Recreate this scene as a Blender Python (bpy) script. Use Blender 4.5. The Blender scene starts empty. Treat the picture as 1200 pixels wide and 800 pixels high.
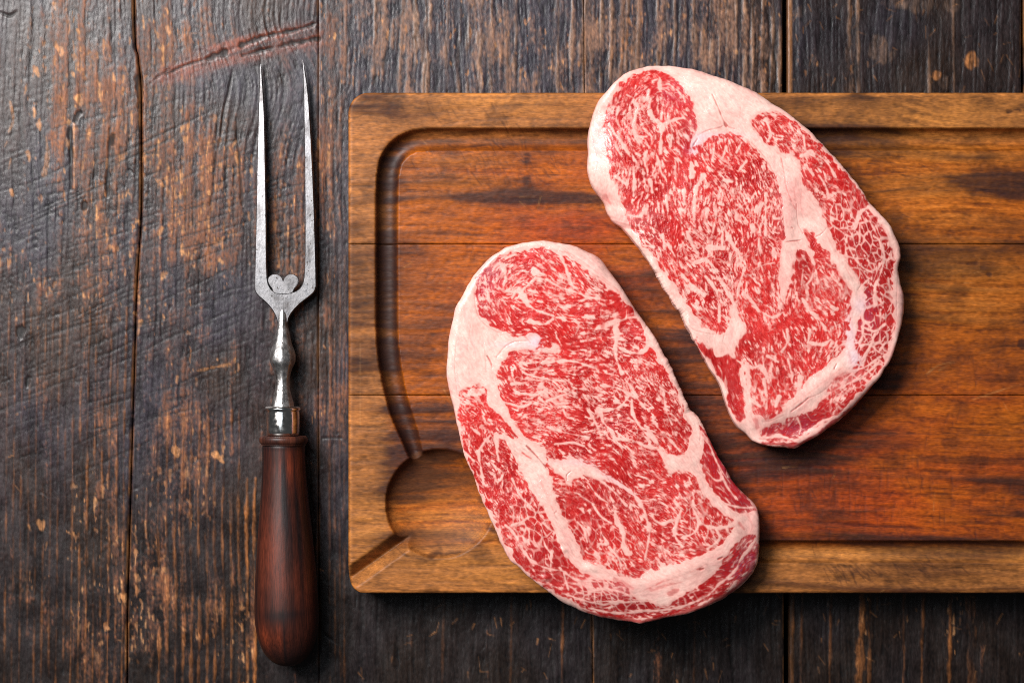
import bpy, math, random
import numpy as np

# ------------------------------------------------------------------ camera, light, exposure
sc = bpy.context.scene
COL = sc.collection
CAM_H = 1.30                       # camera height over the table, metres
K = 0.0005 / CAM_H                 # plan scale: one unit of the layout plan is 0.5 mm on the table top

cam_d = bpy.data.cameras.new('camera')
cam = bpy.data.objects.new('camera', cam_d)
COL.objects.link(cam)
cam.location = (0, 0, CAM_H)
cam.rotation_euler = (0, 0, 0)
cam_d.sensor_width = 36
cam_d.lens = 36.0 / (1200 * K)
cam_d.clip_start = 0.05
cam_d.clip_end = 20
sc.camera = cam

world = bpy.data.worlds.new('World')
sc.world = world
world.use_nodes = True
bg = world.node_tree.nodes['Background']
bg.inputs['Color'].default_value = (0.92, 0.96, 1.0, 1)
bg.inputs['Strength'].default_value = 0.05


def area_light(name, loc, target, sx, sy, energy, color):
    d = bpy.data.lights.new(name, 'AREA')
    d.shape = 'RECTANGLE'
    d.size, d.size_y = sx, sy
    d.energy = energy
    d.color = color
    o = bpy.data.objects.new(name, d)
    COL.objects.link(o)
    o.location = loc
    v = np.array(target, float) - np.array(loc, float)
    from mathutils import Vector
    o.rotation_euler = Vector(v).to_track_quat('-Z', 'Y').to_euler()
    return o


area_light('window_softbox', (-0.77, 0.69, 1.20), (0.0, 0.0, 0.0), 0.70, 0.70, 44.0, (1.0, 0.975, 0.955))

area_light('overhead_fill', (-0.55, 0.75, 2.5), (0.0, 0.0, 0.0), 1.0, 1.0, 9.0, (0.80, 0.90, 1.0))  # added soft fill lamp without a seen source, for a cool overhead sheen

sc.cycles.use_denoising = False
sc.cycles.filter_width = 1.0
sc.view_settings.view_transform = 'Standard'
sc.view_settings.look = 'None'
sc.view_settings.exposure = 0.0
sc.view_settings.gamma = 1.0

# ------------------------------------------------------------------ numeric helpers
def srgb(r, g, b):
    c = np.array([r, g, b], float) / 255.0
    return np.where(c <= 0.04045, c / 12.92, ((c + 0.055) / 1.055) ** 2.4)


def sstep(a, b, x):
    t = np.clip((x - a) / (b - a), 0, 1)
    return t * t * (3 - 2 * t)


def bweights(n, cell, off):
    """Cubic B-spline weights that stretch a coarse random row to n samples."""
    p = np.arange(n) / cell + off
    i = np.floor(p).astype(int)
    f = p - i
    m = int(i.max()) + 4
    W = np.zeros((n, m), np.float32)
    r = np.arange(n)
    W[r, i] = (1 - f) ** 3 / 6
    W[r, i + 1] = (3 * f ** 3 - 6 * f ** 2 + 4) / 6
    W[r, i + 2] = (-3 * f ** 3 + 3 * f ** 2 + 3 * f + 1) / 6
    W[r, i + 3] = f ** 3 / 6
    return W


def vnoise(h, w, cy, cx, rng):
    """Smooth noise raster with cell size (cy, cx), zero mean, unit deviation."""
    Wy = bweights(h, max(cy, 1e-3), rng.random())
    Wx = bweights(w, max(cx, 1e-3), rng.random())
    G = rng.standard_normal((Wy.shape[1], Wx.shape[1])).astype(np.float32)
    n = Wy @ G @ Wx.T
    n -= n.mean()
    return n / (n.std() + 1e-9)


def fbm(h, w, cy, cx, rng, octs=4, gain=0.55):
    s = 0
    a = 1.0
    for k in range(octs):
        s = s + a * vnoise(h, w, cy, cx, rng)
        cy, cx, a = cy / 2, cx / 2, a * gain
        if min(cy, cx) < 0.8:
            break
    return s / s.std()


def samp(img, y, x):
    """Bilinear sample (clamped)."""
    H, Wd = img.shape[:2]
    y = np.clip(y, 0, H - 1.001)
    x = np.clip(x, 0, Wd - 1.001)
    iy = y.astype(int)
    ix = x.astype(int)
    fy = (y - iy).astype(np.float32)
    fx = (x - ix).astype(np.float32)
    if img.ndim == 3:
        fy, fx = fy[..., None], fx[..., None]
    return (img[iy, ix] * (1 - fy) * (1 - fx) + img[iy + 1, ix] * fy * (1 - fx)
            + img[iy, ix + 1] * (1 - fy) * fx + img[iy + 1, ix + 1] * fy * fx)


def rotnoise(h, w, ang, along, across, rng):
    """Streaky noise whose long axis lies at the angle ang (degrees, y down)."""
    a = math.radians(ang)
    D = int(math.hypot(h, w)) + 4
    n = vnoise(D, D, across, along, rng)
    yy, xx = np.mgrid[0:h, 0:w].astype(np.float32)
    yy -= h / 2
    xx -= w / 2
    u = xx * math.cos(a) + yy * math.sin(a) + D / 2
    v = -xx * math.sin(a) + yy * math.cos(a) + D / 2
    return samp(n, v, u)


def blur(img, s):
    r = max(1, int(s * 2.5))
    k = np.exp(-0.5 * (np.arange(-r, r + 1) / s) ** 2)
    k /= k.sum()
    p = np.pad(img, ((r, r), (0, 0)), mode='edge')
    out = sum(k[i] * p[i:i + img.shape[0]] for i in range(2 * r + 1))
    p = np.pad(out, ((0, 0), (r, r)), mode='edge')
    return sum(k[i] * p[:, i:i + img.shape[1]] for i in range(2 * r + 1)).astype(np.float32)


def spline(pts, closed=False, n=8):
    """Catmull-Rom through rows of pts (any number of columns)."""
    p = np.array(pts, float)
    if closed:
        q = np.vstack([p[-1], p, p[0], p[1]])
    else:
        q = np.vstack([2 * p[0] - p[1], p, 2 * p[-1] - p[-2]])
    out = []
    for i in range(1, len(q) - 2):
        a, b, c, d = q[i - 1], q[i], q[i + 1], q[i + 2]
        for t in np.arange(n) / n:
            out.append(0.5 * (2 * b + (c - a) * t + (2 * a - 5 * b + 4 * c - d) * t * t + (3 * b - a - 3 * c + d) * t ** 3))
    if not closed:
        out.append(p[-1])
    return np.array(out)


class Raster:
    """A plan raster: origin, samples per plan unit."""
    def __init__(s, x0, y0, x1, y1, res):
        s.x0, s.y0, s.res = x0, y0, res
        s.w = int((x1 - x0) * res) + 1
        s.h = int((y1 - y0) * res) + 1
        s.yy, s.xx = np.mgrid[0:s.h, 0:s.w].astype(np.float32)
        s.xx = s.xx / res + x0
        s.yy = s.yy / res + y0

    def n(s, cy, cx, rng):
        return vnoise(s.h, s.w, cy * s.res, cx * s.res, rng)

    def f(s, cy, cx, rng, octs=4, gain=0.55):
        return fbm(s.h, s.w, cy * s.res, cx * s.res, rng, octs, gain)

    def rot(s, ang, along, across, rng):
        return rotnoise(s.h, s.w, ang, along * s.res, across * s.res, rng)

    def at(s, img, x, y):
        return samp(img, (np.asarray(y) - s.y0) * s.res, (np.asarray(x) - s.x0) * s.res)

    def spots(s, lst):
        """Sum of soft elliptical spots (x, y, rx, ry, amount[, angle])."""
        o = np.zeros((s.h, s.w), np.float32)
        for e in lst:
            x, y, rx, ry, a = e[:5]
            dx, dy = s.xx - x, s.yy - y
            if len(e) > 5:
                c, q = math.cos(math.radians(e[5])), math.sin(math.radians(e[5]))
                dx, dy = dx * c + dy * q, -dx * q + dy * c
            o += a * np.exp(-0.5 * ((dx / rx) ** 2 + (dy / ry) ** 2))
        return o

    def fill(s, poly, smooth=True, jit=None):
        """Filled outline as a 0/1 mask."""
        p = spline(poly, True, 6) if smooth else np.array(poly, float)
        X = (p[:, 0] - s.x0) * s.res
        Y = (p[:, 1] - s.y0) * s.res
        X2, Y2 = np.roll(X, -1), np.roll(Y, -1)
        m = np.zeros((s.h, s.w), np.float32)
        for r in range(max(0, int(Y.min())), min(s.h, int(Y.max()) + 2)):
            k = (Y <= r) != (Y2 <= r)
            if not k.any():
                continue
            c = np.sort(X[k] + (r - Y[k]) * (X2[k] - X[k]) / (Y2[k] - Y[k]))
            for a, b in zip(c[0::2], c[1::2]):
                m[r, max(0, int(np.ceil(a))):max(0, int(np.floor(b)) + 1)] = 1
        return m

    def stroke(s, img, pts, w, w2=None, soft=1.0, amt=1.0, n=6, wob=None):
        """Soft brush along a curve; w, w2 are full widths at the start and end."""
        w2 = w if w2 is None else w2
        p = spline(pts, False, n) if len(pts) > 2 else np.array([np.array(pts[0]) + (np.array(pts[1]) - np.array(pts[0])) * t for t in np.linspace(0, 1, 4)], float)
        L = len(p) - 1
        for i in range(L):
            a, b = p[i, :2], p[i + 1, :2]
            wa = w + (w2 - w) * i / L
            wb = w + (w2 - w) * (i + 1) / L
            R = max(wa, wb) / 2 + soft + 1
            xa = int(max(0, (min(a[0], b[0]) - R - s.x0) * s.res))
            xb = int(min(s.w, (max(a[0], b[0]) + R - s.x0) * s.res + 2))
            ya = int(max(0, (min(a[1], b[1]) - R - s.y0) * s.res))
            yb = int(min(s.h, (max(a[1], b[1]) + R - s.y0) * s.res + 2))
            if xa >= xb or ya >= yb:
                continue
            gx, gy = s.xx[ya:yb, xa:xb], s.yy[ya:yb, xa:xb]
            d = b - a
            t = np.clip(((gx - a[0]) * d[0] + (gy - a[1]) * d[1]) / (d @ d + 1e-9), 0, 1)
            dist = np.hypot(gx - a[0] - t * d[0], gy - a[1] - t * d[1])
            ww = (wa + (wb - wa) * t) / 2
            if wob is not None:
                ww = ww * (1 + wob[ya:yb, xa:xb])
            v = amt * np.clip((ww - dist) / soft + 0.5, 0, 1)
            np.maximum(img[ya:yb, xa:xb], v, out=img[ya:yb, xa:xb])


def mixc(a, b, t):
    return a * (1 - t[..., None]) + b * t[..., None]


def plan(px, py, zref):
    """Plan coordinates (laid out from the photograph) to metres at the height zref."""
    s = K * (CAM_H - zref)
    return (np.asarray(px, float) - 600) * s, (400 - np.asarray(py, float)) * s


# ------------------------------------------------------------------ object helpers
def tag(o, label=None, cat=None, group=None, kind=None):
    for k, v in (('label', label), ('category', cat), ('group', group), ('kind', kind)):
        if v:
            o[k] = v
    return o


def empty(name, loc):
    o = bpy.data.objects.new(name, None)
    o.empty_display_size = 0.02
    COL.objects.link(o)
    o.location = loc
    return o


def link_mesh(name, verts, quads, mat, parent=None, tris=None, attrs=None, smooth=True, normals=None):
    """Link one mesh object; verts in world metres, attrs a dict of per-vertex arrays (n) or (n,3)."""
    verts = np.asarray(verts, np.float32)
    if parent is not None:
        verts = verts - np.array(parent.location, np.float32)
    me = bpy.data.meshes.new(name)
    quads = np.asarray(quads, np.int32).reshape(-1, 4)
    tris = np.zeros((0, 3), np.int32) if tris is None else np.asarray(tris, np.int32).reshape(-1, 3)
    nl = quads.size + tris.size
    me.vertices.add(len(verts))
    me.vertices.foreach_set('co', verts.ravel())
    me.loops.add(nl)
    me.loops.foreach_set('vertex_index', np.concatenate([quads.ravel(), tris.ravel()]))
    npoly = len(quads) + len(tris)
    me.polygons.add(npoly)
    st = np.concatenate([np.arange(len(quads)) * 4, len(quads) * 4 + np.arange(len(tris)) * 3]).astype(np.int32)
    me.polygons.foreach_set('loop_start', st)
    me.polygons.foreach_set('use_smooth', np.full(npoly, smooth))
    for k, v in (attrs or {}).items():
        v = np.asarray(v, np.float32)
        if v.ndim == 2:
            a = me.attributes.new(k, 'FLOAT_COLOR', 'POINT')
            a.data.foreach_set('color', np.hstack([v, np.ones((len(v), 1), np.float32)]).ravel())
        else:
            a = me.attributes.new(k, 'FLOAT', 'POINT')
            a.data.foreach_set('value', v.ravel())
    me.update(calc_edges=True)
    me.validate()
    if normals is not None:
        me.normals_split_custom_set_from_vertices(np.asarray(normals, np.float32))
    me.materials.append(mat)
    o = bpy.data.objects.new(name, me)
    COL.objects.link(o)
    if parent is not None:
        o.parent = parent
    return o


def grid_quads(n, m, off=0):
    i = np.arange(n - 1)[:, None] * m + np.arange(m - 1)[None, :] + off
    return np.stack([i, i + m, i + m + 1, i + 1], -1).reshape(-1, 4)


def slab(X, Y, Z, zbot, A):
    """Height-field grid closed with side walls and a base; rows run down the plan, columns to the right."""
    n, m = X.shape
    V = np.stack([X, Y, Z], -1).reshape(-1, 3)
    Q = [grid_quads(n, m)]
    idx = np.arange(n * m).reshape(n, m)
    loop = np.concatenate([idx[0, :-1], idx[:-1, -1], idx[-1, :0:-1], idx[:0:-1, 0]])
    B = V[loop].copy()
    B[:, 2] = zbot
    o = n * m
    k = len(loop)
    i = np.arange(k)
    j = (i + 1) % k
    Q.append(np.stack([loop[i], loop[j], o + j, o + i], -1))
    c = o + k
    V = np.vstack([V, B, [[X.mean(), Y.mean(), zbot]]])
    T = np.stack([o + i, o + j, np.full(k, c)], -1)
    A2 = {}
    for key, v in A.items():
        v = v.reshape(n * m, -1) if v.ndim == 3 else v.reshape(-1)
        A2[key] = np.concatenate([v, v[loop], v[loop[:1]]])
    return V, np.vstack(Q), T, A2


def new_mat(name, rough=0.5, spec=0.5, noise=(400, 400, 400), amount=0.25, bump=0.0, bscale=(900, 900, 900), bdist=0.0004, gloss_attr=False, colour=None, metallic=0.0, coat=0.0, wet=0.0):
    """Principled material: albedo from the 'albedo' attribute (or a colour), broken up by fine noise, with noise bump."""
    m = bpy.data.materials.new(name)
    m.use_nodes = True
    nt = m.node_tree
    N, L = nt.nodes, nt.links
    b = N['Principled BSDF']
    tc = N.new('ShaderNodeTexCoord')

    def ntex(scale, detail, rough_=0.6):
        mp = N.new('ShaderNodeMapping')
        mp.inputs['Scale'].default_value = scale
        L.new(tc.outputs['Object'], mp.inputs['Vector'])
        t = N.new('ShaderNodeTexNoise')
        t.inputs['Scale'].default_value = 1.0
        t.inputs['Detail'].default_value = detail
        t.inputs['Roughness'].default_value = rough_
        L.new(mp.outputs['Vector'], t.inputs['Vector'])
        return t
    t = ntex(noise, 4)
    mr = N.new('ShaderNodeMapRange')
    mr.inputs['From Min'].default_value = 0.3
    mr.inputs['From Max'].default_value = 0.7
    mr.inputs['To Min'].default_value = 1 - amount
    mr.inputs['To Max'].default_value = 1 + amount
    L.new(t.outputs['Fac'], mr.inputs['Value'])
    mx = N.new('ShaderNodeMix')
    mx.data_type = 'RGBA'
    mx.blend_type = 'MULTIPLY'
    mx.inputs['Factor'].default_value = 1.0
    if colour is None:
        at = N.new('ShaderNodeAttribute')
        at.attribute_name = 'albedo'
        L.new(at.outputs['Color'], mx.inputs[6])
    else:
        mx.inputs[6].default_value = (*colour, 1)
    L.new(mr.outputs['Result'], mx.inputs[7])
    L.new(mx.outputs[2], b.inputs['Base Color'])
    b.inputs['Roughness'].default_value = rough
    b.inputs['Specular IOR Level'].default_value = spec
    b.inputs['Metallic'].default_value = metallic
    if coat:
        b.inputs['Coat Weight'].default_value = coat
        b.inputs['Coat Roughness'].default_value = 0.25
    if gloss_attr:
        ga = N.new('ShaderNodeAttribute')
        ga.attribute_name = 'rough'
        L.new(ga.outputs['Fac'], b.inputs['Roughness'])
    if bump:
        t2 = ntex(bscale, 3)
        bp = N.new('ShaderNodeBump')
        bp.inputs['Strength'].default_value = bump
        bp.inputs['Distance'].default_value = bdist
        L.new(t2.outputs['Fac'], bp.inputs['Height'])
        L.new(bp.outputs['Normal'], b.inputs['Normal'])
    if wet:
        # a thin film of juice with its own uneven surface, for small glints
        b.inputs['Coat Roughness'].default_value = 0.16
        t3 = ntex((420, 420, 420), 2)
        bp3 = N.new('ShaderNodeBump')
        bp3.inputs['Strength'].default_value = wet
        bp3.inputs['Distance'].default_value = 0.0006
        L.new(t3.outputs['Fac'], bp3.inputs['Height'])
        L.new(bp3.outputs['Normal'], b.inputs['Coat Normal'])
    return m

# ------------------------------------------------------------------ the table top: five old painted planks in view
def paint_table():
    rng = np.random.default_rng(11)
    R = Raster(-60, -60, 1260, 860, 1.0)
    xx, yy = R.xx, R.yy
    # grain runs along the planks (down the plan), bent by slow wander
    wx = R.f(160, 90, rng, 2) * 3.0
    # wander round the knot at the top of the second plank
    kn = np.exp(-0.5 * (((xx - 290) / 110) ** 2 + ((yy - 62) / 45) ** 2)) * (xx < 372)
    wx += kn * (yy - 62) * (-0.5) * np.clip((xx - 180) / 120, 0, 1.6)
    def grain(cx, cy):
        g = R.n(cy, cx, rng)
        return samp(g, yy + 60, xx + wx + 60)
    g5, g2, g1 = grain(4.0, 300), grain(1.7, 90), grain(0.85, 16)
    gl = 0.75 * g5 + 0.45 * g2 + 0.3 * g1
    fine = R.f(2.0, 1.1, rng, 2)
    mid = R.f(60, 34, rng, 4)
    small = R.f(14, 8, rng, 3)

    left = 1 - sstep(366, 378, xx)
    # saw marks that climb to the right
    s1 = np.maximum(R.rot(-17, 34, 0.8, rng), R.rot(-12, 22, 0.7, rng))
    s2 = R.rot(-25, 60, 1.3, rng)
    s3 = R.rot(35, 24, 0.9, rng)
    sawz = np.clip(R.spots([(230, 200, 120, 70, 1.2), (120, 330, 110, 110, .8), (60, 470, 90, 90, .7), (240, 420, 90, 90, .5), (330, 330, 50, 150, .4), (60, 150, 60, 70, .4)]), 0, 1.2) * left
    saw = sstep(0.8, 1.9, s1) * 0.8 + 0.95 * sstep(0.9, 2.0, s2) + 0.4 * sstep(1.6, 2.6, s3)
    saw *= sawz

    wear = (R.spots([
        (60, 40, 60, 60, .25), (110, 60, 50, 60, .35), (110, 150, 45, 55, .7), (70, 190, 40, 70, .35), (150, 230, 60, 50, .55), (215, 30, 40, 40, .45), (185, 75, 26, 26, .6),
        (215, 205, 50, 55, .6), (245, 230, 40, 60, .4), (300, 60, 70, 22, .2), (12, 310, 14, 30, .8), (50, 335, 26, 14, .7), (22, 385, 22, 16, .5), (190, 290, 60, 40, .45),
        (250, 300, 20, 22, .9), (285, 260, 18, 40, .8), (330, 210, 16, 50, .7), (385, 190, 10, 120, .5), (380, 260, 10, 90, .5), (330, 280, 22, 40, .7),
        (130, 340, 50, 40, .4), (210, 370, 40, 40, .4), (255, 430, 40, 12, .6), (245, 520, 14, 24, .7), (370, 485, 18, 16, .5), (200, 480, 40, 50, .3),
        (120, 600, 40, 60, .55), (150, 650, 40, 60, .4), (215, 590, 30, 40, .3), (240, 760, 40, 50, .45), (135, 745, 40, 40, .35), (295, 760, 12, 60, .7), (40, 690, 40, 30, .3), (250, 600, 30, 14, .4),
        (450, 40, 60, 80, .45), (520, 60, 60, 70, .5), (600, 50, 60, 70, .5), (690, 60, 60, 60, .55), (770, 40, 60, 40, .5), (860, 50, 50, 60, .6), (880, 25, 40, 40, .4), (440, 30, 20, 30, .5),
        (955, 85, 24, 16, .55), (995, 50, 6, 90, .3),
        (1010, 740, 10, 70, .55), (1060, 740, 6, 80, .35), (1130, 720, 30, 60, .3), (1115, 770, 5, 50, .5),
    ]))
    wet = 0.50 * wear + 0.12 * mid + 0.19 * gl + 0.10 * small + 0.08 * fine - 0.20 * saw
    # the planks under and beyond the board kept more of their black
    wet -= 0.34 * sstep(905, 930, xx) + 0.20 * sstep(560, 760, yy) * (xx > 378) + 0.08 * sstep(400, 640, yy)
    t = sstep(0.22, 0.92, wet)

    tan0 = sstep(378, 420, xx) * (1 - sstep(300, 400, yy)) * (1 - sstep(800, 900, xx))
    black = srgb(48, 33, 27) * np.ones((R.h, R.w, 1))
    black = mixc(black, srgb(47, 41, 48), np.clip(0.42 + 0.35 * R.n(50, 25, rng), 0, 1))
    black = mixc(black, srgb(50, 45, 53), 0.7 * tan0)
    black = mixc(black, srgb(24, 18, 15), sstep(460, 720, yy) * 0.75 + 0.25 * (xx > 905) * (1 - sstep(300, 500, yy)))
    brown = mixc(srgb(88, 50, 31) * np.ones((R.h, R.w, 1)), srgb(114, 67, 38), np.clip(0.4 + 0.4 * R.n(30, 8, rng), 0, 1))
    # the bare stripes of the third plank are a greyer tan
    tan = sstep(378, 420, xx) * (1 - sstep(300, 400, yy))
    brown = mixc(brown, srgb(112, 84, 68), 0.7 * tan)
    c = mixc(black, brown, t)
    # orange bare wood in flakes
    fl = R.f(5, 2.2, rng, 3) + 0.6 * g1
    oz = np.clip(wear, 0, 1.1)
    fk = sstep(1.75, 2.6, fl + 0.9 * np.clip(wear + .35 * mid, 0, 1.3) - 0.35 - 0.5 * tan) * sstep(0.2, 0.5, oz)
    c = mixc(c, mixc(srgb(150, 96, 54) * np.ones((R.h, R.w, 1)), srgb(186, 134, 88), np.clip(.4 + .4 * small, 0, 1)), 0.62 * fk)

    crack = np.zeros((R.h, R.w), np.float32)
    bright = np.zeros((R.h, R.w), np.float32)
    ridge = np.zeros((R.h, R.w), np.float32)
    wob = np.clip(0.5 * R.f(10, 5, rng, 2), -0.9, 1.2)
    S = lambda im, pts, a, b=None, amt=1.0, soft=1.0: R.stroke(im, pts, a, b, soft, amt, wob=wob)

    # the red knot with its two black splits
    redk = R.fill([(176, 94), (200, 76), (236, 58), (280, 44), (330, 34), (374, 27), (374, 52), (340, 60), (300, 70), (262, 80), (225, 90), (190, 98)])
    redk = blur(redk, 4) * np.clip(0.95 + 0.3 * R.rot(-18, 24, 2, rng), 0, 1.1)
    c = mixc(c, mixc(srgb(112, 58, 42) * np.ones((R.h, R.w, 1)), srgb(66, 36, 30), np.clip(0.4 + 0.5 * R.rot(-17, 40, 2.2, rng), 0, 1)), np.clip(redk, 0, 0.92))
    blk = blur(R.fill([(172, 100), (225, 92), (270, 82), (330, 70), (374, 60), (374, 150), (330, 170), (300, 130), (255, 112), (205, 108)]), 10)
    c = mixc(c, srgb(56, 54, 62), 0.6 * np.clip(blk, 0, 1) * np.clip(0.9 + 0.4 * small, 0, 1.2))
    S(crack, [(193, 88), (215, 78), (240, 70), (262, 62)], 1.2, 4)
    S(crack, [(262, 62), (285, 52), (315, 42), (345, 36), (370, 28)], 4.5, 3)
    S(crack, [(284, 66), (305, 60), (335, 53), (352, 49), (373, 45)], 2, 5)
    S(crack, [(176, 98), (186, 90), (200, 80)], 2, 1)
    # long drying cracks
    S(crack, [(82, 140), (83, 170), (83.5, 222)], 4.5, 2)
    S(bright, [(86.5, 145), (87, 185), (87, 220)], 2, 1, 0.6)
    S(crack, [(91, 133), (88, 143)], 5, 3)
    S(crack, [(164, 92), (165, 108), (164, 125)], 8, 4)
    S(crack, [(129, 150), (127, 190), (126, 230)], 2.4, 3)
    S(crack, [(131, 158), (130, 168)], 6, 4)
    S(crack, [(272, 84), (268, 108), (262, 130), (259, 160), (253, 185), (251, 215), (246, 240)], 1.6, 1.8, 0.85)
    S(crack, [(277, 138), (278, 160), (281, 195), (284, 240)], 1.2, 2.6, 0.75)
    S(bright, [(277, 180), (279, 205)], 3, 2, 0.8)
    S(crack, [(0, 15), (12, 19), (20, 14)], 2.5, 1.5)
    S(crack, [(33, 442), (32, 452)], 5, 3)
    S(crack, [(100, 238), (100, 242)], 6, 6)
    S(crack, [(25, 389), (26, 396)], 9, 6, 0.9)
    S(crack, [(380, 742), (394, 753)], 1.6, 1)
    S(crack, [(378, 513), (400, 513)], 1.4, 1)
    S(bright, [(250, 532), (262, 541)], 6, 3, 0.9)
    S(bright, [(232, 434), (248, 431), (268, 427)], 4, 3, 0.55)
    for x, y in [(34, 617), (48, 615), (206, 530), (13, 225), (33, 181), (45, 148), (40, 130), (70, 60), (92, 118), (63, 8), (195, 12), (196, 34), (143, 700)]:
        S(bright, [(x, y - 2), (x + 2, y + 4)], rng.uniform(3, 7), 3, 0.7)
    for p, w in [([(52, 205), (56, 180), (54, 160)], 4), ([(12, 120), (16, 140), (10, 155)], 3), ([(182, 210), (196, 222), (200, 232)], 4)]:
        S(bright, p, w, 2, 0.5)
    # the plank borders
    # third plank: proud bare stripes
    for x, a in [(439, 2.5), (486, 7), (499, 8), (524, 4), (537, 3), (548, 5), (562, 6), (575, 3), (604, 4), (654, 3), (670, 4), (684, 6), (704, 3), (716, 3), (735, 3), (748, 3)]:
        S(ridge, [(x, -60), (x + 1, 20), (x - 1, 70), (x, 112)], a, a * 0.8, 0.7, 2)
    for x, a in [(770, 2), (779, 3), (790, 2), (802, 2), (812, 3), (823, 2), (833, 3), (842, 2), (851, 3), (862, 2), (872, 3), (881, 2), (893, 2), (905, 3), (913, 2)]:
        S(ridge, [(x, -60), (x + 1, 40), (x, 112)], a, a, 0.75, 1.5)
    for x, a in [(995, 5), (1005, 3), (1088, 2), (1117, 1.5)]:
        S(ridge, [(x, -60), (x, 40), (x + 1, 112)], a, a, 0.6, 2)
    for x, a, v in [(1010, 8, .5), (1020, 3, .4), (1060, 3, .5), (1082, 2.5, .5), (1114, 3, .7), (974, 2, .3), (930, 3, .35), (940, 2, .25), (660, 2, .45), (600, 2, .2), (520, 2, .15), (1140, 10, .18), (815, 2, .15)]:
        S(ridge, [(x, 690), (x - 1, 740), (x - 3, 860)], a, a * 0.8, v, 2)
    # lower left: pale grain lines a steady step apart
    for x in list(np.arange(186, 300, 9.4)) + [289, 298]:
        S(ridge, [(x + 1, 560 if x > 285 else 480), (x - 1, 620), (x + 1, 700), (x - 1, 860)], 2.2, 2.4, 0.45 if x < 289 else 0.75, 1.4)
    for x in list(np.arange(8, 150, 8.6)):
        S(ridge, [(x + 3, 360), (x, 500), (x - 1, 640), (x - 4, 860)], 1.6, 1.6, 0.30 if x < 90 else 0.5, 1.4)
    for x in [387, 393, 399, 404]:
        S(ridge, [(x, 300), (x - 1, 480), (x, 860)], 1.6, 1.6, 0.22, 1.4)
    rd = ridge * np.clip(0.75 + 0.5 * R.f(26, 3, rng, 3), 0, 1.2)
    c = mixc(c, mixc(srgb(150, 92, 48) * np.ones((R.h, R.w, 1)), srgb(140, 106, 84), tan), np.clip(0.9 * rd, 0, 1))
    # round scuffs on the dark right-hand planks
    for x, y, a, b, v in [(1139, 72, 9, 12, 1), (1033, 60, 14, 17, .6), (1097, 88, 5, 6, .7), (1070, 5, 26, 10, .5), (1118, 8, 12, 10, .35), (936, 16, 8, 8, .35), (1107, 97, 7, 6, .4), (1060, 8, 10, 6, .6)]:
        e = 1 - sstep(0.75, 1.15, np.hypot((xx - x) / a, (yy - y) / b) + 0.22 * small)
        c = mixc(c, srgb(172, 112, 66) if v > 0.6 else srgb(112, 88, 74), e * v * np.clip(0.7 + 0.35 * g1, 0, 1))
    # random nicks
    for k in range(420):
        x, y = rng.uniform(-50, 1250), rng.uniform(-50, 850)
        a = math.radians(90 + rng.normal(0, 18)) if rng.random() < .6 else rng.uniform(0, 3.14)
        l = rng.uniform(2, 12)
        im = bright if rng.random() < .45 else crack
        R.stroke(im, [(x, y), (x + l * math.cos(a), y + l * math.sin(a))], rng.uniform(.7, 2.0), .5, 0.9, rng.uniform(.25, .75))
    for x0, y0, dx, dy, n in [(930, 700, 280, 90, 20), (420, 700, 500, 90, 44), (930, 0, 270, 105, 46)]:
        for k in range(n):
            x, y = x0 + rng.random() * dx, y0 + rng.random() * dy
            a = rng.uniform(0, 3.14)
            l = rng.uniform(3, 11)
            R.stroke(bright, [(x, y), (x + l * math.cos(a), y + l * math.sin(a) * 1.5)], rng.uniform(.6, 1.4), .5, 0.9, rng.uniform(.15, .5))
    pores = sstep(1.5, 2.2, R.f(9, 1.3, rng, 2) + 0.3 * g2)
    crack2 = np.clip(np.maximum(crack, 0.55 * pores), 0, 1)
    c = mixc(c, srgb(188, 128, 78), np.clip(bright, 0, 1) * 0.85)
    c = mixc(c, srgb(17, 11, 9), np.clip(np.maximum(1.1 * crack2, 0.75 * np.clip(saw, 0, 1)), 0, 1) * 0.9)
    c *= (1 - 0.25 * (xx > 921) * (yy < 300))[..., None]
    c *= np.clip(1 + 0.17 * fine + 0.17 * g1 + 0.10 * g2 + 0.10 * small, 0.35, 1.9)[..., None]
    c = np.clip(c, 0.004, 0.6)
    # relief in metres
    hgt = 0.00003 * gl + 0.00004 * g1 + 0.00003 * g2 + 0.00003 * fine + 0.00003 * small + 0.00028 * np.clip(rd, 0, 1) - 0.00010 * np.clip(saw, 0, 1) - 0.00045 * np.clip(crack, 0, 1) - 0.00012 * pores
    hgt += 0.00002 * redk - 0.00010 * fk
    rough = np.clip(0.36 + 0.14 * t + 0.15 * fk + 0.2 * crack2 + 0.04 * small, 0.3, 0.9)
    return R, c, hgt, rough


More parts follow.
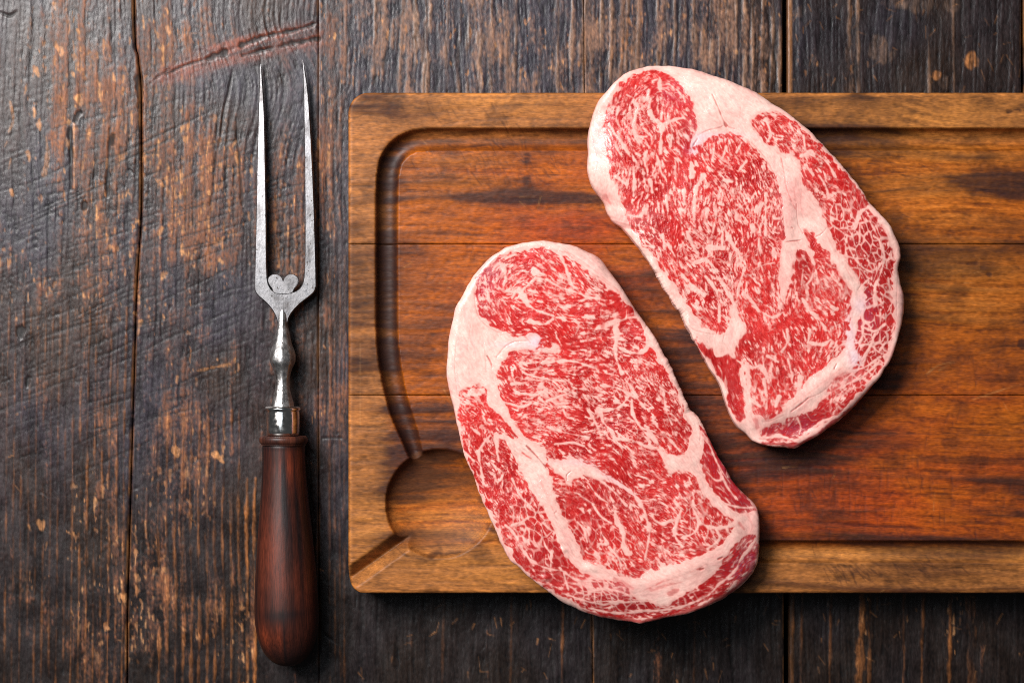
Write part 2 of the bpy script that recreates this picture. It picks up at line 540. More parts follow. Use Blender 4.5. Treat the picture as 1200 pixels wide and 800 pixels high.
def build_table():
    R, c, hgt, rough = paint_table()
    tm = new_mat('old_painted_wood', spec=0.38, noise=(1500, 300, 1500), amount=0.34, bump=0.28, bscale=(1900, 480, 1900), bdist=0.0003, gloss_attr=True)
    root = tag(empty('wooden_table', (0, 0, 0)), 'old dark stained plank table top with worn brown grain under the board and the fork', 'table')

    def seam(pts):
        p = spline(pts, False, 8)
        return lambda y: np.interp(y, p[:, 1], p[:, 0])
    borders = [
        (lambda y: 0 * y - 262.0, 1.2),
        (lambda y: 0 * y - 52.0, 1.2),
        (seam([(158, -400), (157, 0), (162, 70), (165, 110), (165.5, 240), (160, 340), (157, 440), (153.5, 560), (151, 650), (149, 760), (148, 1200)]), 0.9),
        (seam([(372, -400), (373, 0), (373, 400), (374, 800), (374, 1200)]), 0.3),
        (seam([(684, -400), (684, 0), (688, 400), (694, 760), (694, 1200)]), 0.25),
        (seam([(920, -400), (920, 0), (920, 400), (922, 800), (922, 1200)]), 3.0),
        (seam([(1198, -400), (1198, 0), (1200, 400), (1204, 800), (1206, 1200)]), 1.6),
        (lambda y: 0 * y + 1420.0, 1.2),
    ]
    coarse = lambda a, b: np.linspace(a, b, max(2, int((b - a) / 14)))[:-1]
    for i in range(len(borders) - 1):
        (fl, wl), (fr, wr) = borders[i], borders[i + 1]
        off = i in (0, len(borders) - 2)
        if off:
            ys = np.linspace(-400, 1200, 120)
        elif fl(0.0) < 380:
            ys = np.concatenate([coarse(-400, -12), np.arange(-12, 812, 1.6), coarse(812, 1200), [1200]])
        else:
            ys = np.concatenate([coarse(-400, -12), np.arange(-12, 122, 1.6), coarse(122, 682), np.arange(682, 812, 1.6), coarse(812, 1200), [1200]])
        w = fr(0.0) - fl(0.0)
        nx = 40 if off else int(w / 1.15)
        u = np.linspace(0, 1, nx)
        xl, xr = fl(ys) + wl, fr(ys) - wr
        PX = xl[:, None] + (xr - xl)[:, None] * u[None, :]
        PY = np.repeat(ys[:, None], nx, 1)
        # beyond the painted area the pattern mirrors
        sx = PX.copy()
        sx = np.where(sx < -58, -116 - sx, sx)
        sx = np.where(sx > 1258, 2516 - sx, sx)
        sy = np.where(PY < -58, -116 - PY, PY)
        sy = np.where(sy > 858, 1716 - sy, sy)
        sy = np.where(sy < -58, -116 - sy, sy)
        alb = R.at(c, sx, sy)
        z = R.at(hgt, sx, sy)
        d = np.minimum(PX - xl[:, None], xr[:, None] - PX)
        e = np.clip(1 - d / 3.0, 0, 1)
        eh = np.where(PX - xl[:, None] < xr[:, None] - PX, wl, wr)
        z = z - np.where(eh < 0.5, 0.00018, 0.0006) * e ** 2 + [0, 0.0003, 0, 0.0005, -0.0002, 0.0002, -0.0003][i]
        rg = R.at(rough, sx, sy)
        # worn arrises show bare wood in places
        ew = np.clip(1 - d / 2.6, 0, 1) * np.clip(0.45 + 0.5 * np.sin(PY / 17.0 + i) + 0.3 * np.sin(PY / 5.3), 0, 1)
        if i in (2, 3):
            ew = ew * 0.4
        if i in (5,):
            ew = np.where(PX - xl[:, None] < 6, 0.9 * np.clip(1.5 - np.abs(PX - xl[:, None] - 2.5) / 2.5, 0, 1), ew * 0.3)
            ew = ew * (1 - 0.8 * sstep(300, 690, PY))
        if i == 4:
            ew = np.maximum(ew, 0.9 * (PY > 690) * np.clip(1.3 - (PX - xl[:, None]) / 2.0, 0, 1) * np.clip(0.6 + 0.5 * np.sin(PY / 9.0), 0, 1))
        alb = alb * (1 - 0.75 * ew[..., None]) + srgb(150, 100, 58) * (0.75 * ew[..., None])
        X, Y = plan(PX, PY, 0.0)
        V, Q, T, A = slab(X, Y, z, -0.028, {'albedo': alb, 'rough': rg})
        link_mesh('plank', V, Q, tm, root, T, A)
    # the dark batten seen through the gaps between the planks
    bm_ = new_mat('batten_wood', rough=0.9, spec=0.1, colour=(0.012, 0.009, 0.008), amount=0.3)
    X, Y = plan(np.array([[-262.0, 1420.0], [-262.0, 1420.0]]), np.array([[-400.0, -400.0], [1200.0, 1200.0]]), 0.0)
    V, Q, T, A = slab(X, Y, np.full_like(X, -0.0285), -0.045, {})
    link_mesh('underframe', V, Q, bm_, root, T, A, smooth=False)


build_table()

# ------------------------------------------------------------------ the cutting board: three glued staves, one groove, one well
BOARD_T = 0.030                     # thickness, metres
BX0, BX1, BY0, BY1 = 408.0, 1432.0, 108.5, 695.0
GROOVE = [(1240, 163), (900, 163), (560, 163), (500, 163.5), (478, 168), (463, 180), (455, 200), (453, 250), (453, 340), (454, 400), (459, 440), (468, 478), (479, 508), (486, 530)]
GROOVE_LOW = [(632, 646), (660, 646), (800, 646), (1240, 646)]


def board_relief(R):
    """Depth of the carving below the face (in plan units) on the raster R."""
    def along(pts, wid, dep, flat=0.45):
        p = spline(pts, False, 10)
        best = np.full((R.h, R.w), 1e6, np.float32)
        tt = np.zeros((R.h, R.w), np.float32)
        for i in range(len(p) - 1):
            a, b = p[i], p[i + 1]
            xa, xb = min(a[0], b[0]) - 30, max(a[0], b[0]) + 30
            ya, yb = min(a[1], b[1]) - 30, max(a[1], b[1]) + 30
            sl = (slice(max(0, int((ya - R.y0) * R.res)), max(0, int((yb - R.y0) * R.res))), slice(max(0, int((xa - R.x0) * R.res)), max(0, int((xb - R.x0) * R.res))))
            gx, gy = R.xx[sl], R.yy[sl]
            if gx.size == 0:
                continue
            d = b - a
            t = np.clip(((gx - a[0]) * d[0] + (gy - a[1]) * d[1]) / (d @ d), 0, 1)
            dist = np.hypot(gx - a[0] - t * d[0], gy - a[1] - t * d[1])
            k = dist < best[sl]
            best[sl] = np.where(k, dist, best[sl])
            tt[sl] = np.where(k, (i + t) / (len(p) - 1), tt[sl])
        w = np.interp(tt, np.linspace(0, 1, len(wid)), wid)
        q = np.clip(best / w, 0, 1)
        return dep * np.sqrt(np.clip(1 - q ** 2, 0, 1)) ** 0.8
    g = along(GROOVE, [12.5, 12.5, 12.5, 12.5, 12.5, 12.5, 12.5, 12, 8.5], 14)
    gl = along(GROOVE_LOW, [13, 13], 9) ** 1.25 / 9 ** 0.25
    # the round well
    r = np.hypot(R.xx - 516, (R.yy - 590) * 1.0) / 64
    well = 22 * np.sqrt(np.clip(1 - r ** 2, 0, 1)) ** (0.8 + 0.9 * sstep(-30, 50, R.xx - 516))
    # V-shaped drain cut through the corner
    a, b = np.array([404, 682.0]), np.array([486, 624.0])
    d = b - a
    t = ((R.xx - a[0]) * d[0] + (R.yy - a[1]) * d[1]) / (d @ d)
    s = ((R.xx - a[0]) * d[1] - (R.yy - a[1]) * d[0]) / math.hypot(*d)
    v = np.clip(1 - np.abs(s) / 13.0, 0, 1) * 15 * (t < 1.05)
    return np.maximum.reduce([g, gl, well, v])


def paint_board():
    rng = np.random.default_rng(5)
    R = Raster(400, 100, 1240, 704, 1.0)
    xx, yy = R.xx, R.yy
    wy = R.f(60, 200, rng, 3) * 5
    def grain(cy, cx):
        g = R.n(cy, cx, rng)
        return samp(g, yy - 100 + wy, xx - 400)
    g6, g3, g1 = grain(5, 200), grain(2.0, 60), grain(0.85, 16)
    gl = 0.6 * g6 + 0.55 * g3 + 0.4 * g1
    mid = R.f(26, 70, rng, 4)
    fine = R.f(1.6, 3, rng, 2)
    panel = sstep(446, 470, xx) * sstep(150, 175, yy) * (1 - sstep(632, 646, yy))
    deep = np.clip(R.spots([(1050, 585, 170, 45, 1.1), (900, 560, 60, 50, .6), (760, 430, 80, 120, .5), (660, 255, 70, 50, .7), (1130, 470, 80, 40, .5), (980, 480, 60, 50, .5), (700, 300, 60, 40, .5), (600, 330, 60, 40, .3)]), 0, 1.1)
    yell = np.clip(R.spots([(1060, 150, 120, 40, .8), (1110, 315, 70, 20, .6), (1120, 360, 60, 14, .5), (550, 630, 70, 25, .8), (1150, 650, 120, 8, .9), (560, 120, 90, 10, .5), (620, 680, 60, 14, .5), (1000, 650, 150, 6, .5), (540, 205, 50, 18, .4), (500, 600, 30, 25, .3), (1100, 240, 60, 30, .4), (425, 620, 20, 50, .4)]), 0, 1)  # paler wood, plus the lit lower wall of the bottom groove painted in
    dark = np.clip(R.spots([(640, 233, 45, 6, 1.1), (590, 228, 40, 7, .6), (690, 232, 25, 5, .5), (617, 205, 4, 28, .6), (560, 170, 60, 5, .4), (500, 290, 30, 20, .3), (430, 120, 22, 10, .5), (500, 560, 30, 30, .35), (535, 500, 30, 25, .55), (490, 470, 30, 40, .3),
        (1190, 215, 40, 14, .8), (1180, 600, 40, 22, .8), (850, 600, 30, 60, .5), (420, 370, 18, 22, .5), (425, 440, 16, 14, .4), (990, 540, 60, 8, .5), (1170, 505, 50, 8, .6), (900, 535, 40, 10, .7), (960, 200, 50, 40, .4), (1060, 230, 80, 40, .25),
        (810, 400, 40, 90, .55), (700, 255, 40, 60, .2), (720, 470, 70, 60, .3), (1020, 420, 40, 60, .4), (460, 200, 10, 40, .5), (455, 330, 9, 120, .45), (480, 158, 14, 10, .6), (470, 500, 12, 40, .4), (472, 585, 15, 40, .9), (500, 545, 26, 16, .6), (505, 640, 50, 5, .4), (1000, 633, 200, 4, .7), (1100, 687, 120, 7, .35), (640, 152, 200, 4, .4)]), 0, 1.3)  # stains and residue, plus shade painted on the groove walls and upper-left well
    base = srgb(150, 92, 44) * np.ones((R.h, R.w, 1))
    base = mixc(base, srgb(150, 76, 17), np.clip(panel, 0, 1))
    base = mixc(base, srgb(160, 64, 4), np.clip(deep * (0.75 + 0.3 * mid), 0, 1) * panel)
    base = mixc(base, srgb(180, 114, 48), np.clip(yell * (0.8 + 0.35 * gl), 0, 1) * 0.8)
    # three staves differ in tone
    st = np.where(yy < 286, 1.0, np.where(yy < 463, 0.93, 0.97))
    base *= st[..., None]
    d = np.clip(dark * (0.8 + 0.35 * gl + 0.3 * mid) + 0.17 * np.clip(mid, -1, 2) + 0.21 * gl, -0.25, 1)
    base = np.where(d[..., None] > 0, mixc(base, srgb(52, 24, 8), np.clip(1.25 * d, 0, 0.93)), base * (1 - 0.6 * d[..., None]))
    # darker figure streaks
    st1 = sstep(0.9, 2.2, grain(3.5, 60) + 0.5 * mid)
    base = mixc(base, srgb(70, 36, 16), 0.5 * st1)
    cut = np.zeros((R.h, R.w), np.float32)
    pale = np.zeros((R.h, R.w), np.float32)
    wob = np.clip(0.5 * R.f(5, 9, rng, 2), -0.8, 1.0)
    S = lambda im, pts, a, b=None, amt=1.0, soft=1.0: R.stroke(im, pts, a, b, soft, amt, wob=wob)
    # knots and fissures
    S(cut, [(505, 652), (513, 648), (518, 650)], 5, 4, 0.9, 4)
    S(cut, [(518, 651), (545, 645), (570, 635), (585, 626), (592, 622)], 2, 3, 0.6)
    S(cut, [(572, 618), (581, 624), (592, 634)], 5, 6, 0.9, 5)
    S(cut, [(1182, 132), (1192, 129), (1196, 131)], 5, 4, 0.95)
    S(cut, [(1196, 401), (1200, 404)], 6, 6, 0.9)
    S(cut, [(1158, 322), (1160, 322)], 4, 4, 0.8)
    S(cut, [(880, 499), (960, 502), (1010, 507), (1100, 508), (1200, 511)], 1.8, 1.5, 0.8)
    S(cut, [(812, 494), (850, 492), (880, 497)], 1.4, 1.6, 0.7)
    S(cut, [(460, 640), (475, 650), (500, 656)], 1.2, 1.2, 0.5)
    # knife work
    zones = [(620, 180, 70, 30, 62, 44, .4), (560, 185, 60, 20, 58, 16, .35), (1040, 575, 150, 50, 88, 90, .35), (960, 580, 70, 45, 92, 40, .35), (1000, 210, 90, 40, 20, 40, .5), (720, 380, 70, 90, 85, 40, .4), (1100, 430, 80, 60, 100, 30, .3), (1020, 666, 70, 12, 35, 26, .5), (980, 665, 20, 8, 60, 10, .6), (650, 300, 60, 40, 60, 20, .3), (1080, 660, 40, 14, 30, 12, .5), (560, 300, 60, 90, 110, 20, .3), (530, 120, 60, 12, 60, 12, .3)]
    for x, y, sx, sy, ang, n, am in zones:
        for k in range(int(n * 1.5)):
            px, py = rng.normal(x, sx * .6), rng.normal(y, sy * .6)
            a = math.radians(rng.normal(ang, 14))
            l = rng.uniform(5, 24)
            S(cut, [(px, py), (px + l * math.cos(a), py + l * math.sin(a))], rng.uniform(.9, 1.8), .5, rng.uniform(.4, 1) * am * 1.8, 0.9)
    for k in range(420):
        px, py = rng.uniform(410, 1235), rng.uniform(112, 692)
        a = math.radians(rng.normal(0, 10)) if rng.random() < .5 else rng.uniform(0, 3.1)
        l = rng.uniform(3, 18)
        S(cut if rng.random() < .75 else pale, [(px, py), (px + l * math.cos(a), py + l * math.sin(a))], rng.uniform(.6, 1.5), .5, rng.uniform(.15, .5), 0.9)
    for p, w, am in [([(1086, 438), (1100, 428), (1118, 424)], 1.2, .6), ([(1100, 434), (1116, 425)], 1.2, .5), ([(1140, 468), (1170, 458), (1196, 450)], 1.6, .5), ([(1095, 578), (1094, 598)], 1.4, .6), ([(520, 456), (528, 470)], 1.2, .5), ([(422, 402), (422, 500)], 1.2, .2)]:
        S(pale, p, w, w * .6, am)
    # saw-tooth nicks on the lower border
    for k in range(7):
        S(cut, [(968 + 7 * k, 662), (980 + 7 * k, 678 - k)], 2.6, 1.0, 0.55)
    hatch = sstep(0.9, 2.0, R.rot(90, 26, 1.3, rng)) * np.clip(R.spots([(1000, 580, 130, 40, 1), (860, 560, 30, 40, .6)]), 0, 1)
    cross = sstep(0.8, 2.0, R.rot(15, 14, 1.5, rng)) * np.clip(R.spots([(1000, 210, 80, 35, 1), (960, 180, 40, 20, .6)]), 0, 1)
    pores = sstep(1.2, 2.2, R.f(1.0, 6, rng, 2))
    cutm = np.clip(np.maximum.reduce([cut, 0.4 * hatch, 0.5 * cross, 0.35 * pores]), 0, 1)
    c = mixc(base, srgb(48, 22, 10), 0.85 * cutm)
    c = mixc(c, srgb(196, 140, 86), 0.7 * np.clip(pale, 0, 1))
    c *= np.clip(1 + 0.12 * fine + 0.17 * g1 + 0.10 * g3 + 0.06 * gl, 0.4, 1.7)[..., None]
    # groove shade painted into the colour, unevenly, strongest along the left run
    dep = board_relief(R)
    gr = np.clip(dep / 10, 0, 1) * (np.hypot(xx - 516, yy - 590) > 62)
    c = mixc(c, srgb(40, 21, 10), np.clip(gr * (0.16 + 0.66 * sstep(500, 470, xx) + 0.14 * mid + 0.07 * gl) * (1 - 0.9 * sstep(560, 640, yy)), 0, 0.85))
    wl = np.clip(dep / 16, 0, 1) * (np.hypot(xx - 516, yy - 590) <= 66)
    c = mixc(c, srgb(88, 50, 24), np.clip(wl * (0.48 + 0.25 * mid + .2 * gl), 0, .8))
    c = np.clip(c, 0.006, 0.7)
    grime = sstep(0.6, 2.0, R.f(12, 20, rng, 4))
    c = mixc(c, srgb(46, 24, 10), 0.42 * grime)
    c = np.clip(c, 0.006, 0.7)
    hgt = 0.00006 * gl + 0.00003 * fine - 0.00012 * np.clip(cut, 0, 1) - 0.0001 * hatch - 0.0001 * cross - 0.00006 * pores + 0.00012 * mid
    rough = np.clip(0.45 + 0.2 * wl + 0.10 * d + 0.12 * cutm + 0.1 * (1 - panel), 0.3, 0.8)
    return R, c, hgt - dep * 0.0005, rough


def build_board():
    R, c, hgt, rough = paint_board()
    bmat = new_mat('oiled_board_wood', spec=0.28, noise=(260, 1500, 1500), amount=0.32, bump=0.3, bscale=(300, 1300, 1300), bdist=0.00025, gloss_attr=True)
    root = tag(empty('cutting_board', (*[float(v) for v in plan((BX0 + BX1) / 2, (BY0 + BY1) / 2, BOARD_T)], 0.0006)), 'brown wooden carving board with juice groove and round well on the dark table', 'cutting board')
    RT, RB = 24.0, 20.0              # corner radii

    def xl(y):
        d = np.clip(BY0 + RT - y, 0, RT)
        e = np.clip(y - (BY1 - RB), 0, RB)
        return BX0 + RT - np.sqrt(RT ** 2 - d ** 2) + RB - np.sqrt(RB ** 2 - e ** 2)
    cuts = [BY0, 286.0, 463.0, BY1]
    xs = np.concatenate([np.linspace(0, 1, 560)])
    for k in range(3):
        a, b = cuts[k], cuts[k + 1]
        n = int((b - a) / 1.4)
        ys = np.linspace(a + (0.18 if k else 0), b - (0.18 if k < 2 else 0), n)
        if k == 0:
            ys = np.unique(np.concatenate([a + (1 - np.cos(np.linspace(0, np.pi / 2, 22))) * RT, ys[ys > a + RT]]))
        if k == 2:
            ys = np.unique(np.concatenate([ys[ys < b - RB], b - (1 - np.cos(np.linspace(0, np.pi / 2, 20))) * RB]))
        l = xl(ys)
        # dense columns in the frame, coarse beyond it
        u = np.concatenate([np.linspace(0, 1, 570)[:-1], np.linspace(1, 1.29, 26)])
        PX = l[:, None] + (1208 - l)[:, None] * u[None, :]
        PX[:, -26:] = np.linspace(1208, BX1, 26)[None, :]
        PY = np.repeat(ys[:, None], PX.shape[1], 1)
        sx = np.where(PX > 1238, 2476 - PX, PX)
        z = R.at(hgt, sx, PY) * np.where(PX > 1400, 0.2, 1)
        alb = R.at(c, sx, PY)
        rg = R.at(rough, sx, PY)
        # eased arris round the outside, sharper along the glue lines
        dl = np.minimum(PX - l[:, None], BX1 - PX)
        dt = np.full_like(PX, 99.0)
        if k == 0:
            dt = PY - a
        if k == 2:
            dt = b - PY
        d = np.minimum(dl, dt)
        r = 5.0
        q = np.clip(1 - d / r, 0, 1)
        z = z - r * (1 - np.sqrt(np.clip(1 - q ** 2, 0, 1))) * 0.0005 * 0.8
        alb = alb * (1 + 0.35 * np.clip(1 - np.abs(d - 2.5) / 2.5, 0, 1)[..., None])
        ds = np.full_like(PX, 99.0)
        if k > 0:
            ds = np.minimum(ds, PY - a)
        if k < 2:
            ds = np.minimum(ds, b - PY)
        s = np.clip(1.6 - ds, 0, 1.6) / 1.6
        z = z - 0.00028 * s
        alb = alb * (1 - 0.38 * np.clip(1.6 - ds, 0, 1)[..., None] * (0.7 + 0.3 * np.sin(PX / 23.0)[..., None]))
        X, Y = plan(PX, PY, BOARD_T)
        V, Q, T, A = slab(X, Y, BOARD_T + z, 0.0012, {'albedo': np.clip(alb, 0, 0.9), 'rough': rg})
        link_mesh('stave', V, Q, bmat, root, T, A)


build_board()

# ------------------------------------------------------------------ the two marbled steaks
STEAK_T = 0.021


def flow_field(R, ctrl, rng, wander=17):
    """Fibre direction raster from (x, y, radius, degrees) hints."""
    c = np.full((R.h, R.w), 1e-4, np.float32)
    s = np.zeros((R.h, R.w), np.float32)
    for x, y, r, a in ctrl:
        w = np.exp(-0.5 * ((R.xx - x) ** 2 + (R.yy - y) ** 2) / r ** 2)
        c += w * math.cos(2 * math.radians(a))
        s += w * math.sin(2 * math.radians(a))
    return 0.5 * np.arctan2(s, c) + math.radians(wander) * R.f(16, 16, rng, 3)


def lic(img, ang, steps):
    """Smear noise along the fibres."""
    h, w = img.shape
    yy, xx = np.mgrid[0:h, 0:w].astype(np.float32)
    ca, sa = np.cos(ang).astype(np.float32), np.sin(ang).astype(np.float32)
    out = img.copy()
    for sg in (1, -1):
        px, py = xx.copy(), yy.copy()
        for k in range(steps):
            iy = np.clip(py, 0, h - 1).astype(int)
            ix = np.clip(px, 0, w - 1).astype(int)
            # follow the local fibre, keep heading
            px += sg * ca[iy, ix]
            py += sg * sa[iy, ix]
            iy = np.clip(py + .5, 0, h - 1).astype(int)
            ix = np.clip(px + .5, 0, w - 1).astype(int)
            out += img[iy, ix]
    out -= out.mean()
    return out / out.std()


def worley(R, cell, ang, stretch, rng):
    """Distance to the border between cells, in plan units."""
    wx = R.f(12, 12, rng, 2) * cell * 0.22
    wy = R.f(12, 12, rng, 2) * cell * 0.22
    X, Y = R.xx + wx, R.yy + wy
    c, s = math.cos(ang), math.sin(ang)
    u = (X * c + Y * s) / (cell * stretch)
    v = (-X * s + Y * c) / cell
    iu, iv = np.floor(u).astype(int), np.floor(v).astype(int)
    J = rng.random((64, 64, 2)).astype(np.float32)
    f1 = np.full(u.shape, 9.0, np.float32)
    f2 = f1.copy()
    for du in (-1, 0, 1):
        for dv in (-1, 0, 1):
            a, b = iu + du, iv + dv
            j = J[a % 64, b % 64]
            d = np.hypot(a + j[..., 0] - u, b + j[..., 1] - v).astype(np.float32)
            f2 = np.minimum(f2, np.maximum(f1, d))
            f1 = np.minimum(f1, d)
    return (f2 - f1) * cell * 0.5


def paint_steak(D, seed):
    rng = np.random.default_rng(seed)
    o = np.array(D['outline'])
    R = Raster(o[:, 0].min() - 8, o[:, 1].min() - 8, o[:, 0].max() + 8, o[:, 1].max() + 8, 2.0)
    ang = flow_field(R, D['flow'], rng)
    raw = R.n(0.72, 0.72, rng)
    raw2 = R.n(1.25, 1.25, rng)
    raw3 = R.n(2.6, 2.6, rng)
    fine = lic(raw, ang, 4)
    med = lic(raw2, ang, 6)
    big = lic(raw3, ang, 8)
    patch = R.f(17, 17, rng, 3)
    wob = np.clip(0.35 * R.f(5, 5, rng, 3), -0.6, 0.9)
    # muscles, with slightly ragged borders
    jx, jy = R.f(5, 5, rng, 3) * 1.3, R.f(5, 5, rng, 3) * 1.3
    masks = []
    lean = np.zeros((R.h, R.w), np.float32)
    for name, poly in D['muscles']:
        m = R.fill(poly)
        m = samp(m, (R.yy + jy - R.y0) * R.res, (R.xx + jx - R.x0) * R.res)
        m = blur(m, 1.6)
        masks.append((name, m))
        lean = np.maximum(lean, m)
    inner = blur(lean, 7)             # falls off towards the muscle borders
    # --- fat flecks between the fibres
    bias = R.spots(D['fatty']) + 0.08 * sstep(0.9, 0.45, inner)
    mixz = np.clip(0.5 + 0.45 * R.f(15, 15, rng, 2), 0, 1)      # finer here, coarser there
    n = (0.45 + 0.65 * mixz) * fine + 0.75 * med + (0.65 - 0.55 * mixz) * big + 0.22 * patch
    n = n / n.std()
    fl = sstep(0.0, 1.25, n + 0.62 * bias - 0.20)
    fl *= np.clip(0.80 + 0.24 * R.f(3.5, 3.5, rng, 2), 0.45, 1)
    # --- winding threads of fat
    r1 = np.abs(lic(R.n(3.0, 3.0, rng), ang, 5))
    r2 = np.abs(lic(R.n(1.8, 1.8, rng), ang, 3))
    th = np.maximum(sstep(0.26, 0.04, r1 - 0.08 * bias), 0.65 * sstep(0.22, 0.03, r2)) * sstep(-0.9, 0.5, patch + 0.6 * big + bias)
    fl = np.maximum(fl, 0.7 * th)
    # --- veins that branch across the fibres
    vw = np.clip(0.5 + 0.5 * R.f(7, 7, rng, 2), 0.1, 1.4)
    va = np.abs(lic(R.n(6.5, 6.5, rng), ang, 5) + 0.25 * med)
    vb = np.abs(R.f(9, 9, rng, 3) + 0.15 * fine)
    fl = np.maximum(fl, 0.78 * sstep(0.14, 0.0, va / (0.35 + vw)) * sstep(-0.5, 0.4, patch + bias + 0.3))
    fl = np.maximum(fl, 0.72 * sstep(0.11, 0.0, vb / (0.35 + vw)) * sstep(-0.2, 0.6, big * 0.5 - patch))
    # --- fine hairs of fat
    hair = lic(R.n(0.9, 0.9, rng), ang, 5)
    fl = np.maximum(fl, 0.55 * sstep(0.8, 2.0, hair + 0.3 * patch + 0.4 * bias))
    # --- a net of thin fat lines round bundles where the muscle is coarse
    net = np.clip(R.spots(D['net']), 0, 1)
    if net.max() > 0.05:
        na = math.radians(D['netang'])
        wd = worley(R, 8.0, na, 1.6, rng)
        wd2 = worley(R, 4.6, na, 1.4, rng)
        vary = np.clip(1 + 0.5 * R.f(6, 6, rng, 2), 0.2, 2)
        ln = np.maximum(0.88 * sstep(0.85, 0.25, wd / vary), 0.5 * sstep(0.42, 0.10, wd2 / vary) * sstep(-0.2, 0.8, R.f(8, 8, rng, 2)))
        nf = np.maximum(ln, 0.8 * sstep(1.1, 1.8, n + 0.5 * bias))
        nf = np.maximum(nf, 0.3 * sstep(0.8, 2.0, hair))
        fl = fl * (1 - net) + nf * net
    # --- streaks lying side by side (edge muscles)
    strk = np.clip(R.spots(D.get('streak', [])), 0, 1) if D.get('streak') else None
    if strk is not None:
        sl = lic(R.n(1.9, 1.9, rng), ang, 26)
        fl = fl * (1 - strk) + np.maximum(sstep(0.75, 1.5, sl), 0.3 * sstep(0.3, 1.2, fine)) * strk
    # --- solid red areas
    red = 0.6 * np.clip(R.spots(D['red']), 0, 0.85)
    fl = fl * (1 - red * sstep(1.6, 0.6, n))
    # --- drawn fat: seams and the larger flecks
    big_f = np.zeros((R.h, R.w), np.float32)
    for pts, w, w2 in D['seams']:
        R.stroke(big_f, pts, w * 0.82, w2 * 0.8, 1.5, 1.0, wob=wob * 1.3)
    for poly in D['fat_patches']:
        m = R.fill(poly)
        m = samp(m, (R.yy + jy - R.y0) * R.res, (R.xx + jx - R.x0) * R.res)
        big_f = np.maximum(big_f, blur(m, 1.4))
    fat = np.maximum(fl, big_f)
    fat = 1 - (1 - fat) * sstep(0.22, 0.55, lean)
    # --- drawn lean: islands and threads inside the fat
    for pts, w, w2, a in D['lean_strokes']:
        m = np.zeros((R.h, R.w), np.float32)
        R.stroke(m, pts, w, w2, 1.6, 1.0, wob=wob)
        fat = fat * (1 - a * m)
    fat = np.clip(0.5 * fat + 0.5 * blur(fat, 1.3), 0, 1)
    # --- colour
    tone = 0.45 + 0.30 * R.f(24, 24, rng, 4)
    c_red = mixc(srgb(170, 15, 19) * np.ones((R.h, R.w, 1)), srgb(204, 40, 38), np.clip(tone, 0, 1))
    c_red = mixc(c_red, srgb(220, 84, 76), np.clip(0.26 + 0.22 * fine + 0.1 * med, 0, 0.8) * 0.6)
    dk = np.clip(R.spots(D['dark']), 0, 1)
    c_red = mixc(c_red, srgb(128, 16, 26), np.clip(dk * (0.75 + 0.3 * fine), 0, 1) * 0.85)
    vio = np.clip(R.spots(D['violet']), 0, 1)
    c_red = mixc(c_red, srgb(160, 78, 108), 0.5 * vio * np.clip(0.7 + 0.4 * fine, 0, 1))
    haze = blur(fat, 3.2)
    c_red = mixc(c_red, srgb(226, 96, 86), np.clip(0.46 * haze - 0.05, 0, 0.42))
    ft = np.clip(0.5 + 0.25 * R.f(24, 24, rng, 4), 0, 1)
    c_fat = mixc(srgb(240, 182, 170) * np.ones((R.h, R.w, 1)), srgb(238, 168, 158), ft * 0.55)
    deepfat = sstep(0.75, 1.0, blur(fat, 6))
    c_fat = mixc(c_fat, srgb(240, 199, 186), 0.8 * deepfat * np.clip(0.7 + 0.3 * R.f(14, 14, rng, 3), 0, 1))
    # pink veining in the thick fat
    vein = lic(R.n(1.6, 1.6, rng), ang + 0.3, 18)
    c_fat = mixc(c_fat, srgb(228, 150, 146), 0.30 * sstep(0.5, 2.0, vein + 0.5 * R.f(20, 20, rng, 2)) * sstep(0.5, 0.9, deepfat))
    c_fat = mixc(c_fat, srgb(216, 196, 212), 0.55 * np.clip(R.spots(D['sinew']), 0, 1))
    col = mixc(c_red, c_fat, sstep(0.08, 0.92, fat))
    pinkz = np.clip(R.spots(D['pink']), 0, 1)
    col = mixc(col, srgb(232, 150, 146), 0.5 * pinkz)
    # creases and small open splits
    cr = np.zeros((R.h, R.w), np.float32)
    for pts, w, w2, a in D['creases']:
        R.stroke(cr, pts, w, w2, 0.9, a, wob=wob)
    col = mixc(col, srgb(176, 44, 40), 0.8 * cr)
    col *= np.clip(1 + 0.05 * fine + 0.045 * R.f(2, 2, rng, 2), 0.7, 1.3)[..., None]
    # relief: fat stands a touch proud, splits are open
    hgt = 0.00010 * blur(fat, 1.4) + 0.00003 * fine * (1 - 0.9 * fat) + 0.00007 * R.f(9, 9, rng, 2) - 0.00045 * blur(cr, 0.8) + 0.00002 * hair * (1 - fat)
    hgt += 0.0006 * R.f(55, 55, rng, 2) + R.spots(D['bumps'])
    rough = np.clip(0.33 + 0.12 * fat + 0.07 * R.f(9, 9, rng, 3), 0.22, 0.7)
    return R, np.clip(col, 0.004, 0.92), hgt, rough, masks, fat


